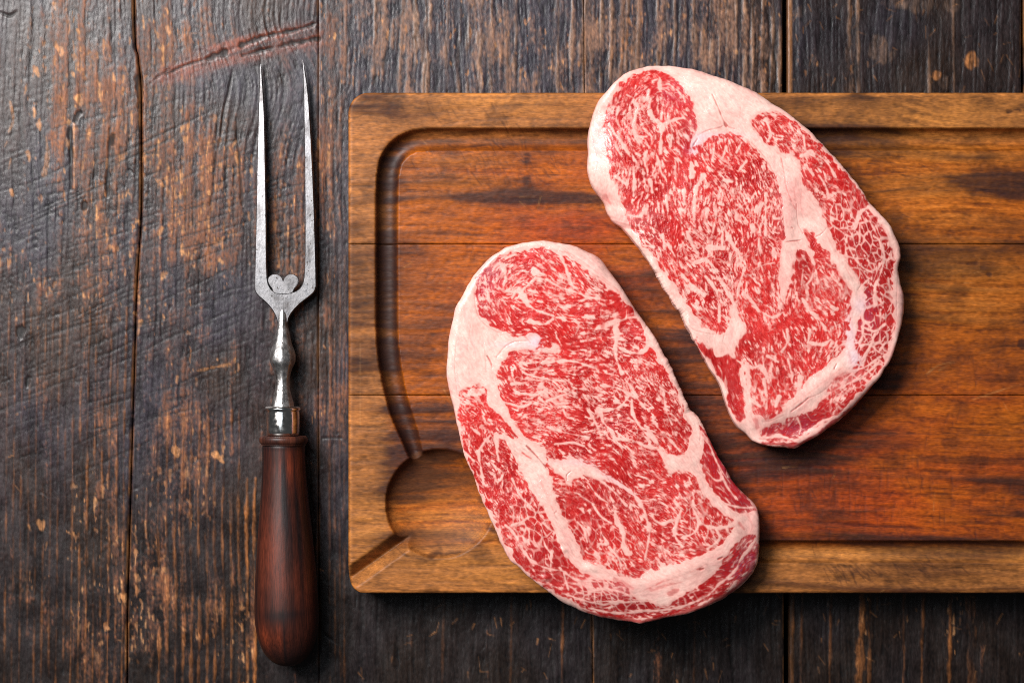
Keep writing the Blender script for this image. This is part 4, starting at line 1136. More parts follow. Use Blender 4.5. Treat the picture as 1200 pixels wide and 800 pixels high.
STEAK_B = dict(
    centre=(872, 300), netang=70,
    outline=[(730, 88), (744, 81), (760, 77.6), (778, 76.6), (800, 79), (816, 82), (832, 87), (850, 93), (866, 100), (880, 106), (890, 111), (902, 119), (918, 130), (934, 142), (950, 156), (964, 170), (978, 185), (994, 203), (1006, 218), (1018, 237), (1030, 250), (1042, 264), (1049, 277), (1054, 290), (1055, 304), (1053, 315), (1056, 332), (1060, 347), (1061, 360), (1059, 373), (1057, 382), (1053, 394), (1048, 410), (1042, 422), (1030, 442), (1018, 457), (1002, 475), (986, 490),
             (970, 502), (954, 513), (940, 521), (930, 525.5), (916, 523.5), (904, 522), (892, 520), (882, 516.5), (874, 508), (863, 498), (856, 486), (850, 470), (846, 456), (840, 444), (832, 432), (824, 418), (816, 404), (809, 391), (802, 378), (799, 369), (788, 354), (776, 335), (766, 317), (756, 301), (746, 287), (738, 277), (730, 267), (720, 260), (713, 250), (709, 238), (701, 227), (694, 217), (690, 204), (688.5, 192), (690, 178), (689.5, 160), (693, 144), (697, 128), (704, 115), (716, 101)],
    muscles=[
        ('eye_muscle', [(768, 83), (784, 87), (794, 96), (804, 108), (811, 122), (816, 138), (816, 153), (810, 166), (806, 174), (812, 174), (820, 169), (832, 162), (846, 158), (864, 160), (878, 169), (888, 180), (898, 192), (906, 206), (912, 224), (915, 240), (917, 260), (918, 282), (914, 300), (912, 330), (916, 352), (924, 330), (928, 308), (932, 293), (940, 292), (946, 300), (952, 300), (946, 284), (941, 273), (950, 274), (960, 285), (970, 300), (982, 318), (992, 334), (1000, 346), (997, 358), (994, 374), (991, 392), (985, 410), (974, 422), (960, 432), (946, 444), (930, 464),
                  (914, 482), (900, 489), (888, 486), (878, 478), (876, 460), (874, 436), (868, 424), (858, 418), (860, 404), (874, 386), (866, 372), (856, 364), (855, 376), (848, 390), (836, 389), (822, 380), (814, 368), (804, 354), (792, 337), (776, 316), (764, 299), (748, 280), (736, 260), (730, 244), (726, 230), (718, 210), (714, 188), (709, 170), (708, 144), (710, 130), (716, 117), (726, 103), (737, 91), (750, 85)]),
        ('lower_muscle', [(814, 394), (820, 404), (832, 408), (838, 417), (842, 420), (856, 417), (863, 424), (867, 440), (871, 460), (873, 478), (870, 492), (862, 492), (856, 480), (851, 464), (847, 450), (838, 436), (828, 420), (818, 406)]),
        ('outer_muscle', [(880, 146), (888, 136), (900, 131), (912, 134), (928, 143), (942, 154), (958, 169), (974, 187), (990, 205), (1004, 222), (1014, 236), (1024, 252), (1034, 270), (1043, 290), (1048, 306), (1046, 324), (1046, 348), (1047, 376), (1045, 392), (1040, 408), (1032, 426), (1020, 443), (1008, 458), (994, 472), (978, 487), (962, 498), (946, 508), (932, 518), (914, 517), (896, 514), (890, 504), (904, 498), (926, 490), (944, 485), (958, 474), (966, 460), (976, 446), (996, 432), (998, 414), (1001, 396), (1005, 378),
                  (1010, 362), (1009, 340), (1002, 322), (989, 306), (976, 286), (967, 262), (958, 242), (950, 228), (938, 214), (932, 198), (936, 187), (922, 186), (917, 180), (908, 174), (896, 167), (886, 157)]),
    ],
    flow=[(760, 110, 25, -35), (790, 130, 25, 50), (725, 150, 25, 75), (760, 170, 30, 70), (800, 150, 20, 60), (740, 220, 30, 85), (790, 230, 40, 85), (850, 200, 40, 75), (890, 200, 25, 55), (850, 260, 40, 78), (900, 260, 25, 85), (800, 300, 40, 65), (760, 270, 25, 50), (830, 350, 30, 50), (880, 330, 30, 70), (900, 400, 40, 80), (950, 340, 25, 60), (970, 370, 25, 40), (920, 450, 40, 70), (850, 440, 30, 72), (860, 470, 20, 75),
          (910, 150, 25, 45), (940, 170, 30, 45), (970, 220, 30, 55), (1000, 270, 30, 62), (1020, 300, 25, 70), (1030, 370, 25, 100), (1010, 420, 30, 125), (980, 460, 30, 140), (930, 500, 30, 150), (860, 110, 40, 30), (930, 220, 20, 80), (960, 290, 20, 60)],
    fatty=[(750, 130, 24, 24, .3), (760, 170, 20, 16, .3), (720, 180, 14, 30, .25), (730, 215, 14, 12, .4), (790, 165, 12, 12, .2), (812, 230, 14, 30, .3), (850, 240, 24, 20, .25), (900, 250, 14, 30, .35), (880, 230, 16, 16, .3), (760, 250, 14, 10, .3), (840, 300, 16, 16, .4), (858, 330, 14, 24, .4), (790, 310, 14, 14, .2), (895, 330, 14, 18, -.3), (840, 330, 14, 14, .2), (930, 360, 24, 14, .25), (900, 380, 30, 12, .2), (960, 400, 24, 18, .3), (890, 440, 14, 26, .35), (910, 470, 20, 12, .4), (930, 440, 14, 14, .2),
           (930, 200, 16, 12, .3), (905, 160, 14, 14, .25), (980, 250, 18, 16, .25), (990, 450, 26, 12, .4), (760, 290, 16, 10, .25), (960, 330, 16, 20, .2), (780, 105, 20, 12, -.1), (1000, 420, 16, 20, .3)],
    net=[(1010, 300, 24, 40, .95), (1020, 390, 20, 40, .95), (1000, 430, 20, 24, .8), (980, 250, 20, 26, .6), (940, 320, 20, 30, .55), (900, 440, 26, 30, .5), (960, 470, 24, 14, .7), (840, 440, 16, 30, .4), (1035, 340, 12, 40, .7)],
    streak=[(850, 455, 10, 34, 1, -18), (838, 425, 12, 14, .9), (930, 505, 40, 6, .6, -20)],
    red=[(735, 225, 14, 14, .5), (790, 260, 16, 12, .3), (800, 320, 24, 20, .35), (896, 335, 14, 18, .6), (838, 305, 12, 12, .5), (850, 445, 8, 36, .8, -18), (836, 412, 10, 8, .8), (862, 440, 8, 20, .6), (940, 310, 10, 16, .5), (945, 345, 14, 20, .4), (970, 335, 14, 16, .2), (1010, 310, 14, 26, .5), (1030, 360, 10, 26, .5), (900, 400, 20, 16, .35), (885, 400, 12, 12, .4), (905, 436, 14, 10, .4), (910, 505, 26, 6, .7), (960, 478, 26, 8, .6, -35), (1000, 235, 10, 20, .3), (785, 180, 8, 10, .5), (846, 178, 14, 10, .3), (780, 95, 18, 8, .3), (760, 330, 10, 14, .3)],
    dark=[(1012, 300, 24, 40, .5), (1030, 370, 18, 40, .55), (930, 500, 50, 12, .75), (970, 480, 26, 12, .5), (850, 450, 14, 40, .45, -18), (940, 305, 8, 12, .5), (945, 340, 8, 14, .4), (1010, 355, 10, 14, .5), (920, 518, 30, 6, .6), (1000, 290, 16, 16, .3)],
    violet=[(790, 110, 14, 12, .8), (812, 150, 8, 14, .5), (1012, 360, 10, 16, .6), (920, 500, 34, 10, .6), (808, 176, 7, 6, .6), (1016, 384, 10, 10, .5)],
    sinew=[(808, 176, 8, 5, 1), (815, 168, 10, 4, .8, -40), (840, 160, 24, 3, .5), (1000, 420, 6, 8, .9), (996, 395, 6, 10, .6), (1008, 358, 7, 8, .7), (992, 380, 4, 10, .5), (700, 170, 8, 20, .3)],
    pink=[(920, 240, 8, 26, .6), (934, 230, 8, 20, .4), (838, 150, 30, 8, .25), (730, 256, 14, 8, .6), (712, 232, 8, 8, .5), (705, 130, 8, 24, .4), (1000, 440, 14, 6, .4), (980, 450, 18, 5, .4, -35), (964, 448, 12, 4, .4, -40), (885, 494, 8, 10, .4), (842, 400, 20, 6, .2), (1058, 350, 5, 20, .5)],
    seams=[
        ([(760, 132), (768, 142), (776, 151)], 6, 6), ([(776, 151), (774, 162), (774, 180)], 6, 3), ([(776, 149), (788, 142), (800, 139)], 5, 3), ([(787, 158), (786, 172)], 5, 6), ([(746, 130), (742, 148), (746, 160), (757, 161)], 4, 5), ([(760, 106), (758, 118)], 4, 4), ([(773, 92), (773, 104)], 3, 4), ([(714, 148), (726, 165), (738, 184)], 2.6, 3),
        ([(725, 126), (722, 140), (726, 150)], 2, 2), ([(734, 112), (742, 116)], 3, 3), ([(810, 192), (810, 206)], 5, 6), ([(824, 206), (818, 216), (813, 226)], 4, 5), ([(848, 212), (857, 214)], 5, 4), ([(868, 168), (862, 180)], 3.4, 2.6), ([(874, 190), (864, 202)], 3, 3), ([(742, 198), (743, 214), (742, 230)], 3.6, 3), ([(722, 208), (734, 217)], 6, 5), ([(762, 212), (764, 226)], 4, 3), ([(772, 190), (774, 202), (780, 210)], 2.6, 2.4), ([(754, 180), (756, 196)], 3, 2), ([(790, 196), (792, 214)], 2.6, 2), ([(836, 176), (834, 190)], 2.4, 2), ([(850, 172), (846, 186)], 2.4, 2),
        ([(816, 220), (813, 234), (812, 258)], 6, 4), ([(738, 253), (750, 254), (757, 245)], 5, 4), ([(776, 276), (778, 292)], 4, 3), ([(752, 288), (766, 290)], 4, 4), ([(804, 272), (810, 286), (816, 297)], 3, 3), ([(818, 307), (828, 302), (832, 291), (847, 291)], 8, 5), ([(820, 306), (832, 300)], 8, 7), ([(828, 304), (840, 318)], 3, 2), ([(848, 268), (856, 284), (864, 296), (868, 306)], 4, 6), ([(846, 274), (845, 290)], 3, 3),
        ([(798, 322), (810, 334), (824, 346)], 3.4, 4), ([(826, 324), (838, 340), (842, 358), (842, 376)], 3, 3), ([(846, 332), (856, 350), (862, 366)], 4, 6), ([(872, 314), (866, 332), (862, 354)], 3, 4), ([(860, 248), (874, 238)], 4, 3), ([(842, 240), (846, 241)], 6, 5), ([(780, 230), (782, 248)], 3, 2), ([(796, 246), (798, 262)], 3, 2), ([(828, 246), (826, 262)], 3, 2), ([(838, 256), (834, 274)], 2.4, 2), ([(770, 236), (772, 250)], 2.4, 2), ([(800, 224), (802, 240)], 3, 2), ([(762, 300), (774, 308), (782, 322)], 3, 3), ([(782, 286), (790, 300)], 3, 2),
        ([(905, 256), (911, 257)], 7, 5), ([(896, 228), (896, 250), (896, 276)], 3, 3), ([(880, 264), (882, 272)], 6, 4), ([(906, 292), (906, 300)], 6, 5), ([(888, 280), (890, 300)], 2.4, 2), ([(878, 236), (884, 226)], 3, 2), ([(890, 246), (886, 262)], 2.4, 2),
        ([(919, 284), (915, 306), (913, 332), (916, 354)], 5, 2), ([(919, 288), (927, 283), (938, 283), (945, 292), (952, 308), (958, 332)], 7, 2), ([(926, 290), (920, 310), (918, 336)], 4, 1.6), ([(930, 292), (929, 320)], 2.6, 1.8), ([(940, 316), (938, 334)], 2, 1.6), ([(944, 334), (950, 326), (952, 314)], 1.8, 1.6),
        ([(940, 350), (948, 364), (958, 374), (966, 386)], 4.5, 4), ([(972, 360), (980, 362)], 5, 4), ([(896, 368), (904, 372), (917, 366)], 4, 4), ([(874, 346), (888, 364)], 3, 3), ([(874, 330), (872, 346)], 2, 2), ([(880, 318), (890, 312), (906, 308)], 2, 1.6), ([(960, 316), (972, 330), (978, 344)], 2, 1.6),
        ([(952, 238), (962, 250), (972, 262), (990, 276)], 2.4, 2), ([(986, 268), (1000, 268), (1005, 252), (1019, 241)], 3.4, 4), ([(990, 280), (998, 300), (1010, 314), (1023, 320)], 2, 2.4), ([(1018, 260), (1028, 280), (1035, 302), (1030, 322), (1024, 336), (1024, 358)], 2.6, 4.5), ([(1030, 310), (1022, 330)], 3, 3), ([(1024, 346), (1034, 356)], 2.4, 1.8), ([(1010, 348), (1008, 364)], 7, 5), ([(1006, 314), (1016, 326)], 2, 1.6), ([(1008, 336), (1018, 326)], 1.6, 1.4),
        ([(921, 386), (922, 400), (915, 412)], 3, 5), ([(870, 422), (880, 430), (892, 430), (900, 447)], 5, 4), ([(894, 444), (898, 466)], 4, 3), ([(936, 444), (934, 462)], 6, 5), ([(912, 464), (908, 476)], 4, 3), ([(880, 468), (890, 476)], 4, 3), ([(898, 417), (911, 424)], 4, 3), ([(922, 420), (926, 436)], 4, 3), ([(946, 401), (962, 404), (972, 398)], 4, 3), ([(874, 428), (876, 450), (876, 470), (878, 490)], 6, 6), ([(948, 386), (946, 400)], 4, 3), ([(956, 372), (966, 384)], 6, 4),
        ([(982, 440), (998, 434), (1012, 430), (1030, 418)], 4, 2), ([(960, 466), (982, 454), (1010, 440), (1028, 424)], 4, 2), ([(1010, 382), (1008, 398), (1002, 412)], 3, 2), ([(1024, 392), (1016, 410), (1008, 420)], 3.4, 3), ([(1012, 384), (1024, 388), (1036, 380)], 2.4, 2), ([(1036, 400), (1030, 410)], 2, 2), ([(938, 184), (950, 180), (962, 186), (970, 194), (978, 208)], 5, 2.4), ([(958, 206), (966, 218), (970, 232)], 2, 2), ([(896, 140), (902, 158), (898, 166)], 3, 3), ([(926, 150), (934, 166)], 2, 1.6), ([(940, 160), (942, 176)], 2.4, 2),
        ([(888, 515), (906, 511), (920, 512), (934, 515), (946, 506), (962, 494), (980, 487), (1000, 470), (1016, 452)], 4, 3.4), ([(934, 490), (938, 500), (936, 508)], 2, 1.6), ([(944, 484), (950, 492), (956, 492)], 2, 1.6), ([(1040, 326), (1042, 340)], 2, 2), ([(944, 196), (952, 206)], 3, 2), ([(926, 200), (934, 214)], 3, 2),
    ],
    fat_patches=[
        [(802, 372), (814, 376), (824, 388), (840, 392), (850, 390), (856, 376), (854, 360), (862, 362), (868, 378), (874, 388), (862, 404), (862, 420), (850, 416), (838, 414), (826, 404), (812, 392)],
        [(918, 180), (934, 186), (936, 200), (930, 206), (940, 220), (952, 232), (962, 250), (968, 268), (976, 288), (990, 310), (1002, 326), (1008, 338), (1003, 348), (995, 340), (984, 324), (972, 304), (960, 284), (948, 272), (940, 262), (936, 246), (928, 222), (920, 200)],
        [(1000, 404), (992, 414), (978, 426), (960, 440), (944, 454), (930, 470), (914, 486), (900, 494), (890, 500), (898, 500), (914, 492), (930, 478), (950, 470), (970, 452), (990, 436), (1004, 420)],
        [(876, 484), (890, 488), (894, 500), (884, 510), (876, 502)],
        [(1016, 246), (1026, 256), (1034, 272), (1044, 292), (1052, 304), (1054, 290), (1040, 262), (1028, 248)],
        [(996, 346), (1003, 344), (1004, 356), (998, 376), (998, 392), (1002, 402), (992, 408), (994, 380)],
    ],
    lean_strokes=[
        ([(960, 262), (974, 288), (988, 312), (1000, 330)], 1.3, 1.2, .35), ([(944, 232), (952, 254), (964, 274)], 1.2, 1, .3), ([(908, 488), (934, 470), (960, 450), (986, 430)], 1.4, 1.2, .4), ([(918, 478), (944, 458), (970, 438)], 1, 1, .3), ([(806, 386), (826, 396), (850, 404)], 1.2, 1, .3), ([(820, 110), (850, 118), (880, 130)], 1.2, 1, .15),
        ([(914, 186), (917, 200), (920, 220), (926, 236), (931, 246)], 1.6, 1.6, .6), ([(932, 210), (930, 226), (932, 244)], 3, 2, .35), ([(938, 226), (937, 240), (940, 256)], 1.2, 1, .5), ([(910, 180), (920, 186)], 3, 2, .4), ([(976, 444), (986, 438), (992, 436)], 4, 2.5, .5), ([(974, 458), (982, 452)], 5, 3, .55), ([(960, 470), (972, 462)], 2, 1.5, .35), ([(994, 416), (996, 424)], 7, 5, .35), ([(884, 492), (888, 500)], 5, 4, .5), ([(922, 494), (930, 500), (936, 510)], 2, 1, .3),
        ([(894, 519), (916, 520), (934, 521), (954, 510), (978, 493), (1004, 472), (1024, 450)], 5, 4, .75), ([(942, 270), (950, 284), (964, 300)], 4, 6, .6), ([(1030, 442), (1042, 420), (1050, 402)], 3, 2, .4), ([(708, 230), (716, 238)], 5, 3, .4), ([(700, 180), (708, 220), (720, 250)], 1.4, 1.4, .2), ([(704, 140), (702, 160), (708, 185)], 1.2, 1.2, .35),
        ([(850, 430), (854, 452)], 4, 4, .8), ([(858, 424), (866, 450), (870, 476)], 5, 4, .8), ([(820, 404), (832, 416)], 6, 7, .8),
    ],
    creases=[
        ([(834, 112), (842, 130), (847, 142), (851, 149)], .8, 2.0, .9), ([(818, 159), (828, 154), (840, 151), (846, 149)], .8, 1.2, .7), ([(851, 149), (860, 152)], 1.2, .8, .5), ([(920, 284), (928, 283), (937, 282)], 1.2, 1.0, .8), ([(955, 278), (962, 274), (967, 268)], .9, .7, .55), ([(926, 267), (928, 268)], 1.6, 1.4, .7), ([(811, 173), (817, 163)], 1.6, 1.2, .9), ([(976, 432), (979, 426)], 1.4, 1.0, .9), ([(926, 482), (938, 473), (946, 466)], 1.4, 1.2, .9), ([(946, 466), (960, 460), (974, 448)], .9, .7, .45), ([(924, 382), (928, 402), (930, 430)], 1.6, .8, .6), ([(894, 494), (904, 492), (918, 486)], .9, .7, .4),
        ([(802, 376), (812, 386), (826, 390), (836, 392)], .9, .8, .35), ([(846, 400), (848, 392)], .8, .8, .3), ([(868, 116), (866, 140)], .8, .8, .18), ([(694, 160), (700, 190), (696, 210)], .9, .9, .25), ([(911, 220), (916, 250), (919, 276)], .8, .8, .4), ([(880, 168), (896, 186), (908, 208)], .8, .8, .4), ([(1004, 340), (1007, 330), (990, 306)], .9, .8, .5), ([(1052, 316), (1051, 340), (1050, 370)], 1.0, .8, .3), ([(932, 240), (934, 262), (940, 274)], .9, .8, .5), ([(890, 514), (930, 516)], .9, .8, .5),
    ],
    bumps=[(780, 78, 60, 14, -.003), (860, 125, 40, 18, .0012, 25), (925, 250, 8, 40, .0008), (975, 300, 10, 40, .0010, -32), (960, 450, 40, 7, .0010, -38), (848, 395, 22, 14, .0009), (914, 505, 40, 10, -.0030, -10), (1048, 350, 8, 60, -.0014), (700, 180, 8, 60, -.0030), (715, 245, 10, 20, -.003, -32), (850, 455, 10, 40, -.0022, -20), (850, 150, 10, 5, -.0010, 30), (932, 270, 6, 14, -.0006)],
    edge=[(1061, 358, 9, .10), (690, 190, 14, .14), (715, 250, 10, .08), (990, 488, 8, .15), (930, 525, 6, .06), (800, 370, 4, .06), (850, 95, 6, .15)],
)

meat = new_mat('raw_marbled_beef', spec=0.30, noise=(900, 900, 900), amount=0.05, bump=0.10, bscale=(1300, 1300, 1300), bdist=0.0002, gloss_attr=True, coat=0.32, wet=1.0)
build_steak('marbled_steak', STEAK_A, 21, 'raw marbled steak nearest the fork, covering the lower edge of the board', meat)
build_steak('marbled_steak', STEAK_B, 34, 'raw marbled steak overhanging the upper edge of the board, with smooth fat cap', meat)

# ------------------------------------------------------------------ the carving fork
def lathe(cx_fn, prof, z_fn, seg=48, flat=0.0, wob=None):
    """Turned body lying along the plan's vertical: prof rows are (plan y, radius in plan units)."""
    p = np.array(prof, float)
    a = np.linspace(0, 2 * np.pi, seg, endpoint=False)
    V = []
    for y, r in p:
        rr = r * (1 + flat * np.cos(8 * a))
        px = cx_fn(y) + rr * np.sin(a)
        z = z_fn(y) + rr * np.cos(a) * 0.0005
        x, yy = plan(px, np.full(seg, y), 0.010)
        V.append(np.stack([x, yy, z], -1))
    n = len(p)
    V = np.concatenate(V)
    i = np.arange(n - 1)[:, None] * seg
    j = np.arange(seg)[None, :]
    jn = (j + 1) % seg
    Q = np.stack([i + j, i + jn, i + seg + jn, i + seg + j], -1).reshape(-1, 4)[:, ::-1]
    e0, e1 = len(V), len(V) + 1
    V = np.vstack([V, V[:seg].mean(0), V[-seg:].mean(0)])
    jj = np.arange(seg)
    T = np.vstack([np.stack([np.full(seg, e0), jj, (jj + 1) % seg], -1)[:, ::-1], np.stack([np.full(seg, e1), (n - 1) * seg + jj, (n - 1) * seg + (jj + 1) % seg], -1)])
    a_, b_, c_ = V[Q[seg // 8]][:3]
    mid = V[Q[seg // 8]].mean(0)
    if np.dot(np.cross(b_ - a_, c_ - a_), mid - np.array([V[:, 0].mean(), mid[1], z_fn(0)])) < 0:
        Q, T = Q[:, ::-1], T[:, ::-1]
    return V, Q, T


def ribbon(left, right, zc, th, bev=1.2, n=90, crown=0.0):
    """Forged flat bar between two edge curves (plan points, same direction), bevelled; zc gives its mid height along 0..1."""
    L, Rr = spline(left, False, 24), spline(right, False, 24)
    def res(p):
        s = np.concatenate([[0], np.cumsum(np.hypot(*np.diff(p, axis=0).T))])
        t = np.linspace(0, s[-1], n)
        return np.stack([np.interp(t, s, p[:, 0]), np.interp(t, s, p[:, 1])], -1)
    L, Rr = res(L), res(Rr)
    t = np.linspace(0, 1, n)
    zc = np.array([zc(v) for v in t])
    h = np.array([th(v) for v in t]) / 2
    W = np.hypot(*(Rr - L).T)
    b = np.minimum(bev / np.maximum(W, 1e-3), 0.32)
    cols = [(0, -0.5), (0, 0.45), ('b', 1.0), (0.5, 1.0 + crown), ('B', 1.0), (1, 0.45), (1, -0.5), ('B', -1), ('b', -1)]
    V = []
    for f, k in cols:
        ff = b if f == 'b' else (1 - b if f == 'B' else np.full(n, f))
        P = L * (1 - ff[:, None]) + Rr * ff[:, None]
        x, y = plan(P[:, 0], P[:, 1], 0.010)
        V.append(np.stack([x, y, zc + h * k], -1))
    m = len(cols)
    V = np.stack(V, 1).reshape(-1, 3)
    i = np.arange(n - 1)[:, None] * m
    j = np.arange(m)[None, :]
    jn = (j + 1) % m
    Q = np.stack([i + j, i + jn, i + m + jn, i + m + j], -1).reshape(-1, 4)
    e0, e1 = len(V), len(V) + 1
    V = np.vstack([V, V[:m].mean(0), V[n * m - m:n * m].mean(0)])
    jj = np.arange(m)
    T = np.vstack([np.stack([np.full(m, e0), (jj + 1) % m, jj], -1), np.stack([np.full(m, e1), (n - 1) * m + jj, (n - 1) * m + (jj + 1) % m], -1)])
    q = Q[(n // 2) * m + 2]
    if np.cross(V[q[1]] - V[q[0]], V[q[2]] - V[q[0]])[2] < 0:
        Q, T = Q[:, ::-1], T[:, ::-1]
    return V, Q, T


def metal_mat(name, colour, rough, spots, dark, bump):
    """Old forged steel: bright metal with black pits, stains and long polishing marks."""
    m = bpy.data.materials.new(name)
    m.use_nodes = True
    N, L = m.node_tree.nodes, m.node_tree.links
    b = N['Principled BSDF']
    tc = N.new('ShaderNodeTexCoord')

    def nz(scale, det):
        mp = N.new('ShaderNodeMapping')
        mp.inputs['Scale'].default_value = scale
        t = N.new('ShaderNodeTexNoise')
        t.inputs['Scale'].default_value = 1
        t.inputs['Detail'].default_value = det
        L.new(tc.outputs['Object'], mp.inputs['Vector'])
        L.new(mp.outputs['Vector'], t.inputs['Vector'])
        return t.outputs['Fac']

    def ramp(src, a, b_, lo=0.0, hi=1.0):
        r = N.new('ShaderNodeMapRange')
        r.inputs['From Min'].default_value, r.inputs['From Max'].default_value = a, b_
        r.inputs['To Min'].default_value, r.inputs['To Max'].default_value = lo, hi
        L.new(src, r.inputs['Value'])
        return r.outputs['Result']
    pits = ramp(nz((700, 420, 700), 3), spots, spots + 0.08)
    stain = ramp(nz((170, 90, 170), 4), 0.45, 0.75, 0, dark)
    mx = N.new('ShaderNodeMix')
    mx.data_type = 'RGBA'
    mx.inputs[6].default_value = (*colour, 1)
    mx.inputs[7].default_value = (colour[0] * .35, colour[1] * .33, colour[2] * .32, 1)
    L.new(stain, mx.inputs[0])
    mx2 = N.new('ShaderNodeMix')
    mx2.data_type = 'RGBA'
    L.new(mx.outputs[2], mx2.inputs[6])
    mx2.inputs[7].default_value = (0.05, 0.038, 0.03, 1)
    L.new(pits, mx2.inputs[0])
    L.new(mx2.outputs[2], b.inputs['Base Color'])
    met = ramp(pits, 0, 1, 1.0, 0.2)
    L.new(met, b.inputs['Metallic'])
    L.new(ramp(nz((300, 300, 300), 4), 0.3, 0.7, rough - 0.08, rough + 0.12), b.inputs['Roughness'])
    bp = N.new('ShaderNodeBump')
    bp.inputs['Strength'].default_value = bump
    bp.inputs['Distance'].default_value = 0.0003
    bp.invert = False
    L.new(nz((800, 500, 800), 4), bp.inputs['Height'])
    L.new(bp.outputs['Normal'], b.inputs['Normal'])
    return m


def build_fork():
    root = tag(empty('carving_fork', (*[float(v) for v in plan(336, 430, 0.010)], 0.0008)), 'antique two pronged steel carving fork with a dark red wooden handle beside the board', 'fork')
    steel = metal_mat('old_steel', (0.30, 0.29, 0.295), 0.42, 0.64, 1.0, 0.28)
    neckm = metal_mat('worn_steel', (0.55, 0.53, 0.52), 0.36, 0.62, 0.95, 0.5)
    chrome = metal_mat('bright_ferrule_steel', (0.82, 0.80, 0.76), 0.13, 0.80, 0.2, 0.05)
    hz = lambda t: 0.0085 - 0.0045 * (1 - t) ** 1.5          # tips bend down to the table
    th = lambda t: 0.0010 + 0.0032 * min(1, t * 2.5)
    V, Q, T = ribbon([(303.8, 74), (302.5, 100), (301.6, 140), (300.6, 200), (299.8, 260), (299, 300), (298.2, 338)], [(304.6, 74), (307.2, 100), (309.4, 140), (311.0, 200), (312, 260), (312.4, 300), (313.2, 326)], hz, th)
    link_mesh('prong', V, Q, steel, root, T, smooth=False)
    V, Q, T = ribbon([(353.2, 69), (354.3, 100), (355.4, 140), (356.6, 200), (357.2, 260), (357.2, 300), (356, 326)], [(354.2, 69), (359.6, 100), (363.0, 140), (366.4, 200), (368.8, 260), (370, 300), (370.8, 336)], hz, th)
    link_mesh('prong', V, Q, steel, root, T, smooth=False)
    # the shoulder: left and right edge curves run from the prongs into the neck
    V, Q, T = ribbon([(298.2, 337.5), (299.6, 343), (304, 348), (311, 354), (318, 362), (323, 371), (325.6, 380)], [(313.2, 325), (315, 333), (319, 339.5), (324.5, 342.6), (331, 343.4), (333.5, 352), (334, 380)], lambda t: 0.0085, lambda t: 0.0043, n=70)
    link_mesh('shoulder', V, Q, steel, root, T, smooth=False)
    V, Q, T = ribbon([(356, 325), (354, 333), (349, 339.5), (341, 342.8), (331, 343.4), (331.5, 352), (330.5, 380)], [(370.8, 335.5), (368.6, 342), (362, 348), (353, 355), (345, 363), (339.6, 371), (337, 380)], lambda t: 0.0085, lambda t: 0.0043, n=70)
    link_mesh('shoulder', V, Q, steel, root, T, smooth=False)
    # small heart standing on the crotch
    h = [(332, 330), (334, 325.6), (338.5, 321.8), (344.5, 321.6), (349.6, 325.8), (349.2, 332), (345.4, 338), (341, 344), (323, 344), (318.6, 338), (314.6, 332), (314.2, 325.8), (319.3, 321.6), (325.5, 321.8), (330, 325.6)]
    p = np.array(h)
    pc = p.mean(0)
    q = spline(h, True, 6)
    rings = [(1.0, 0.0075), (1.0, 0.0106), (0.95, 0.0111), (0.5, 0.0111)]
    V = []
    for s, z in rings:
        w = pc + (q - pc) * s
        x, y = plan(w[:, 0], w[:, 1], 0.010)
        V.append(np.stack([x, y, np.full(len(q), z)], -1))
    m = len(q)
    V = np.concatenate(V + [np.array([[*plan(pc[0], pc[1], 0.010), 0.0111]])])
    i = np.arange(len(rings) - 1)[:, None] * m
    j = np.arange(m)[None, :]
    Q = np.stack([i + j, i + (j + 1) % m, i + m + (j + 1) % m, i + m + j], -1).reshape(-1, 4)
    T = np.stack([np.full(m, len(V) - 1), (len(rings) - 1) * m + np.arange(m), (len(rings) - 1) * m + (np.arange(m) + 1) % m], -1)
    if np.cross(V[T[0, 1]] - V[T[0, 0]], V[T[0, 2]] - V[T[0, 0]])[2] < 0:
        Q, T = Q[:, ::-1], T[:, ::-1]
    link_mesh('heart_ornament', V, Q, steel, root, T, smooth=False)
    # baluster neck
    ax = lambda y: 331.2 + (y - 375) * 0.011
    az = lambda y: 0.0060 + 0.0040 * np.clip((y - 350) / 34, 0, 1) ** 0.8 + 0.0068 * np.clip((y - 384) / 120, 0, 1)
    prof = spline([(350, 3), (356, 4.4), (362, 5.4), (370, 6.0), (380, 5.8), (388, 7.6), (396, 9.2), (404, 11), (411, 13.8), (418, 15), (425, 14.2), (432, 11), (440, 8.8), (448, 8.0), (456, 8.8), (464, 10.6), (471, 12.6), (477, 13.2)], False, 4)
    V, Q, T = lathe(ax, prof, az, 40, 0.022)
    link_mesh('neck', V, Q, neckm, root, T)
    prof = [(475.5, 0.5), (475.6, 18.6), (476.3, 20.2), (478.2, 21), (480.2, 20.6), (481, 19.6), (482, 19.6), (484, 19.8), (494, 20), (504, 19.8), (508.6, 19.4), (509.6, 18.5), (509.7, 0.5)]
    V, Q, T = lathe(ax, prof, az, 64)
    link_mesh('ferrule', V, Q, chrome, root, T)
    # wooden handle with a turned collar
    rng = np.random.default_rng(3)
    wood = new_mat('dark_red_handle_wood', rough=0.46, spec=0.35, noise=(1300, 110, 1300), amount=0.5, bump=0.25, bscale=(1300, 130, 1300), bdist=0.0003, coat=0.06)
    hx = lambda y: 333.6 + (y - 510) * 0.020
    hzf = lambda y: 0.0172 + 0.0012 * np.clip((y - 510) / 200, 0, 1)

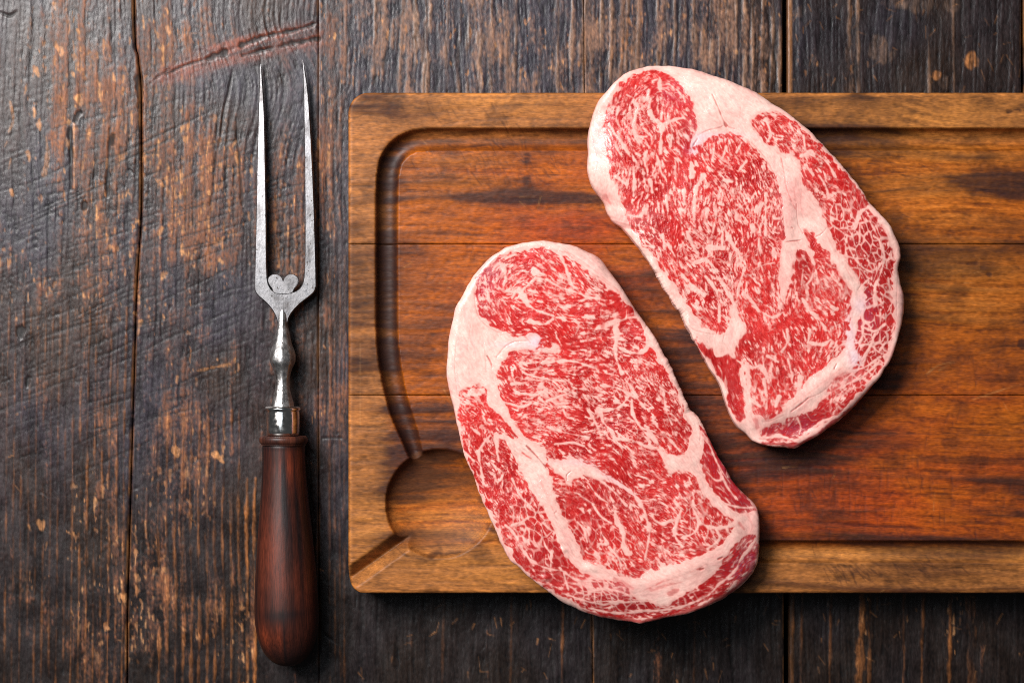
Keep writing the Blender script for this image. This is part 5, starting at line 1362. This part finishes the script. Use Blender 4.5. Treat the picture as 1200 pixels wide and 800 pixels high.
    def wooden(name, prof, base):
        V, Q, T = lathe(hx, prof, hzf, 96)
        n = len(prof)
        A_ = np.linspace(0, 1, 96, endpoint=False)
        yy = np.array([r[0] for r in prof])
        H = 200
        g = sum(a * vnoise(H, 192, cy, cx, rng) for cy, cx, a in ((60, 2.0, .5), (90, 4.5, .5), (26, 1.2, .35), (30, 30, .55)))
        gi = samp(g, np.repeat(((yy - 500) / 290 * (H - 1))[:, None], 96, 1), np.repeat((A_ * 190)[None, :], n, 0))
        t = np.clip(0.46 + 0.30 * gi, 0, 1)
        c = mixc(base[0] * np.ones((n, 96, 1)), base[1], t)
        yv = np.repeat(yy[:, None], 96, 1)
        av = np.repeat(A_[None, :], n, 0)
        ang = np.where(av > 0.5, av - 1, av)       # 0 is the top of the handle
        def mark(y, a, ry, ra, k):
            return k * np.exp(-0.5 * (((yv - y) / ry) ** 2 + ((ang - a) / ra) ** 2))
        dkm = np.clip(mark(716, -0.03, 5, .06, .9) + mark(712, .05, 3, .06, .6) + mark(655, .03, 16, .03, .6) + mark(640, .12, 30, .04, .5) + mark(775, 0, 22, .5, .85) + mark(690, -.08, 14, .02, .4) + mark(522, 0, 3, .6, .7) + mark(575, .08, 16, .03, .35), 0, 1)
        c = mixc(c, srgb(24, 12, 10), dkm * 0.9)
        lt = np.clip(mark(740, -.1, 8, .07, .7) + mark(640, -.06, 22, .05, .4) + mark(545, .05, 12, .08, .35) + mark(680, 0.02, 16, .1, .3), 0, 1)
        c = mixc(c, srgb(126, 52, 26), lt * np.clip(0.4 + 0.3 * gi, 0, 1))
        C = np.concatenate([c.reshape(-1, 3), c[0, :1], c[-1, :1]])
        return link_mesh(name, V, Q, wood, root, T, {'albedo': np.clip(C, .004, .6)})
    wooden('collar', spline([(509.8, 1), (510, 24), (510.6, 26.6), (512.4, 28), (515, 28.2), (517.6, 27.4), (519.8, 25.6), (520.6, 24.6), (520.8, 1)], False, 3).clip(0, None), (srgb(44, 22, 18), srgb(84, 44, 30)))
    prof = spline([(519.6, 2), (519.8, 22), (521.5, 24.6), (528, 24.8), (545, 25.2), (565, 26.4), (590, 28.4), (615, 30.8), (640, 33), (665, 35), (690, 36.6), (710, 37.4), (725, 37.2), (738, 35.6), (750, 32.4), (760, 28.2), (767, 23), (772.5, 17), (776, 9.5), (777.3, 2)], False, 6)
    wooden('handle', prof, (srgb(24, 10, 8), srgb(74, 31, 19)))


build_fork()
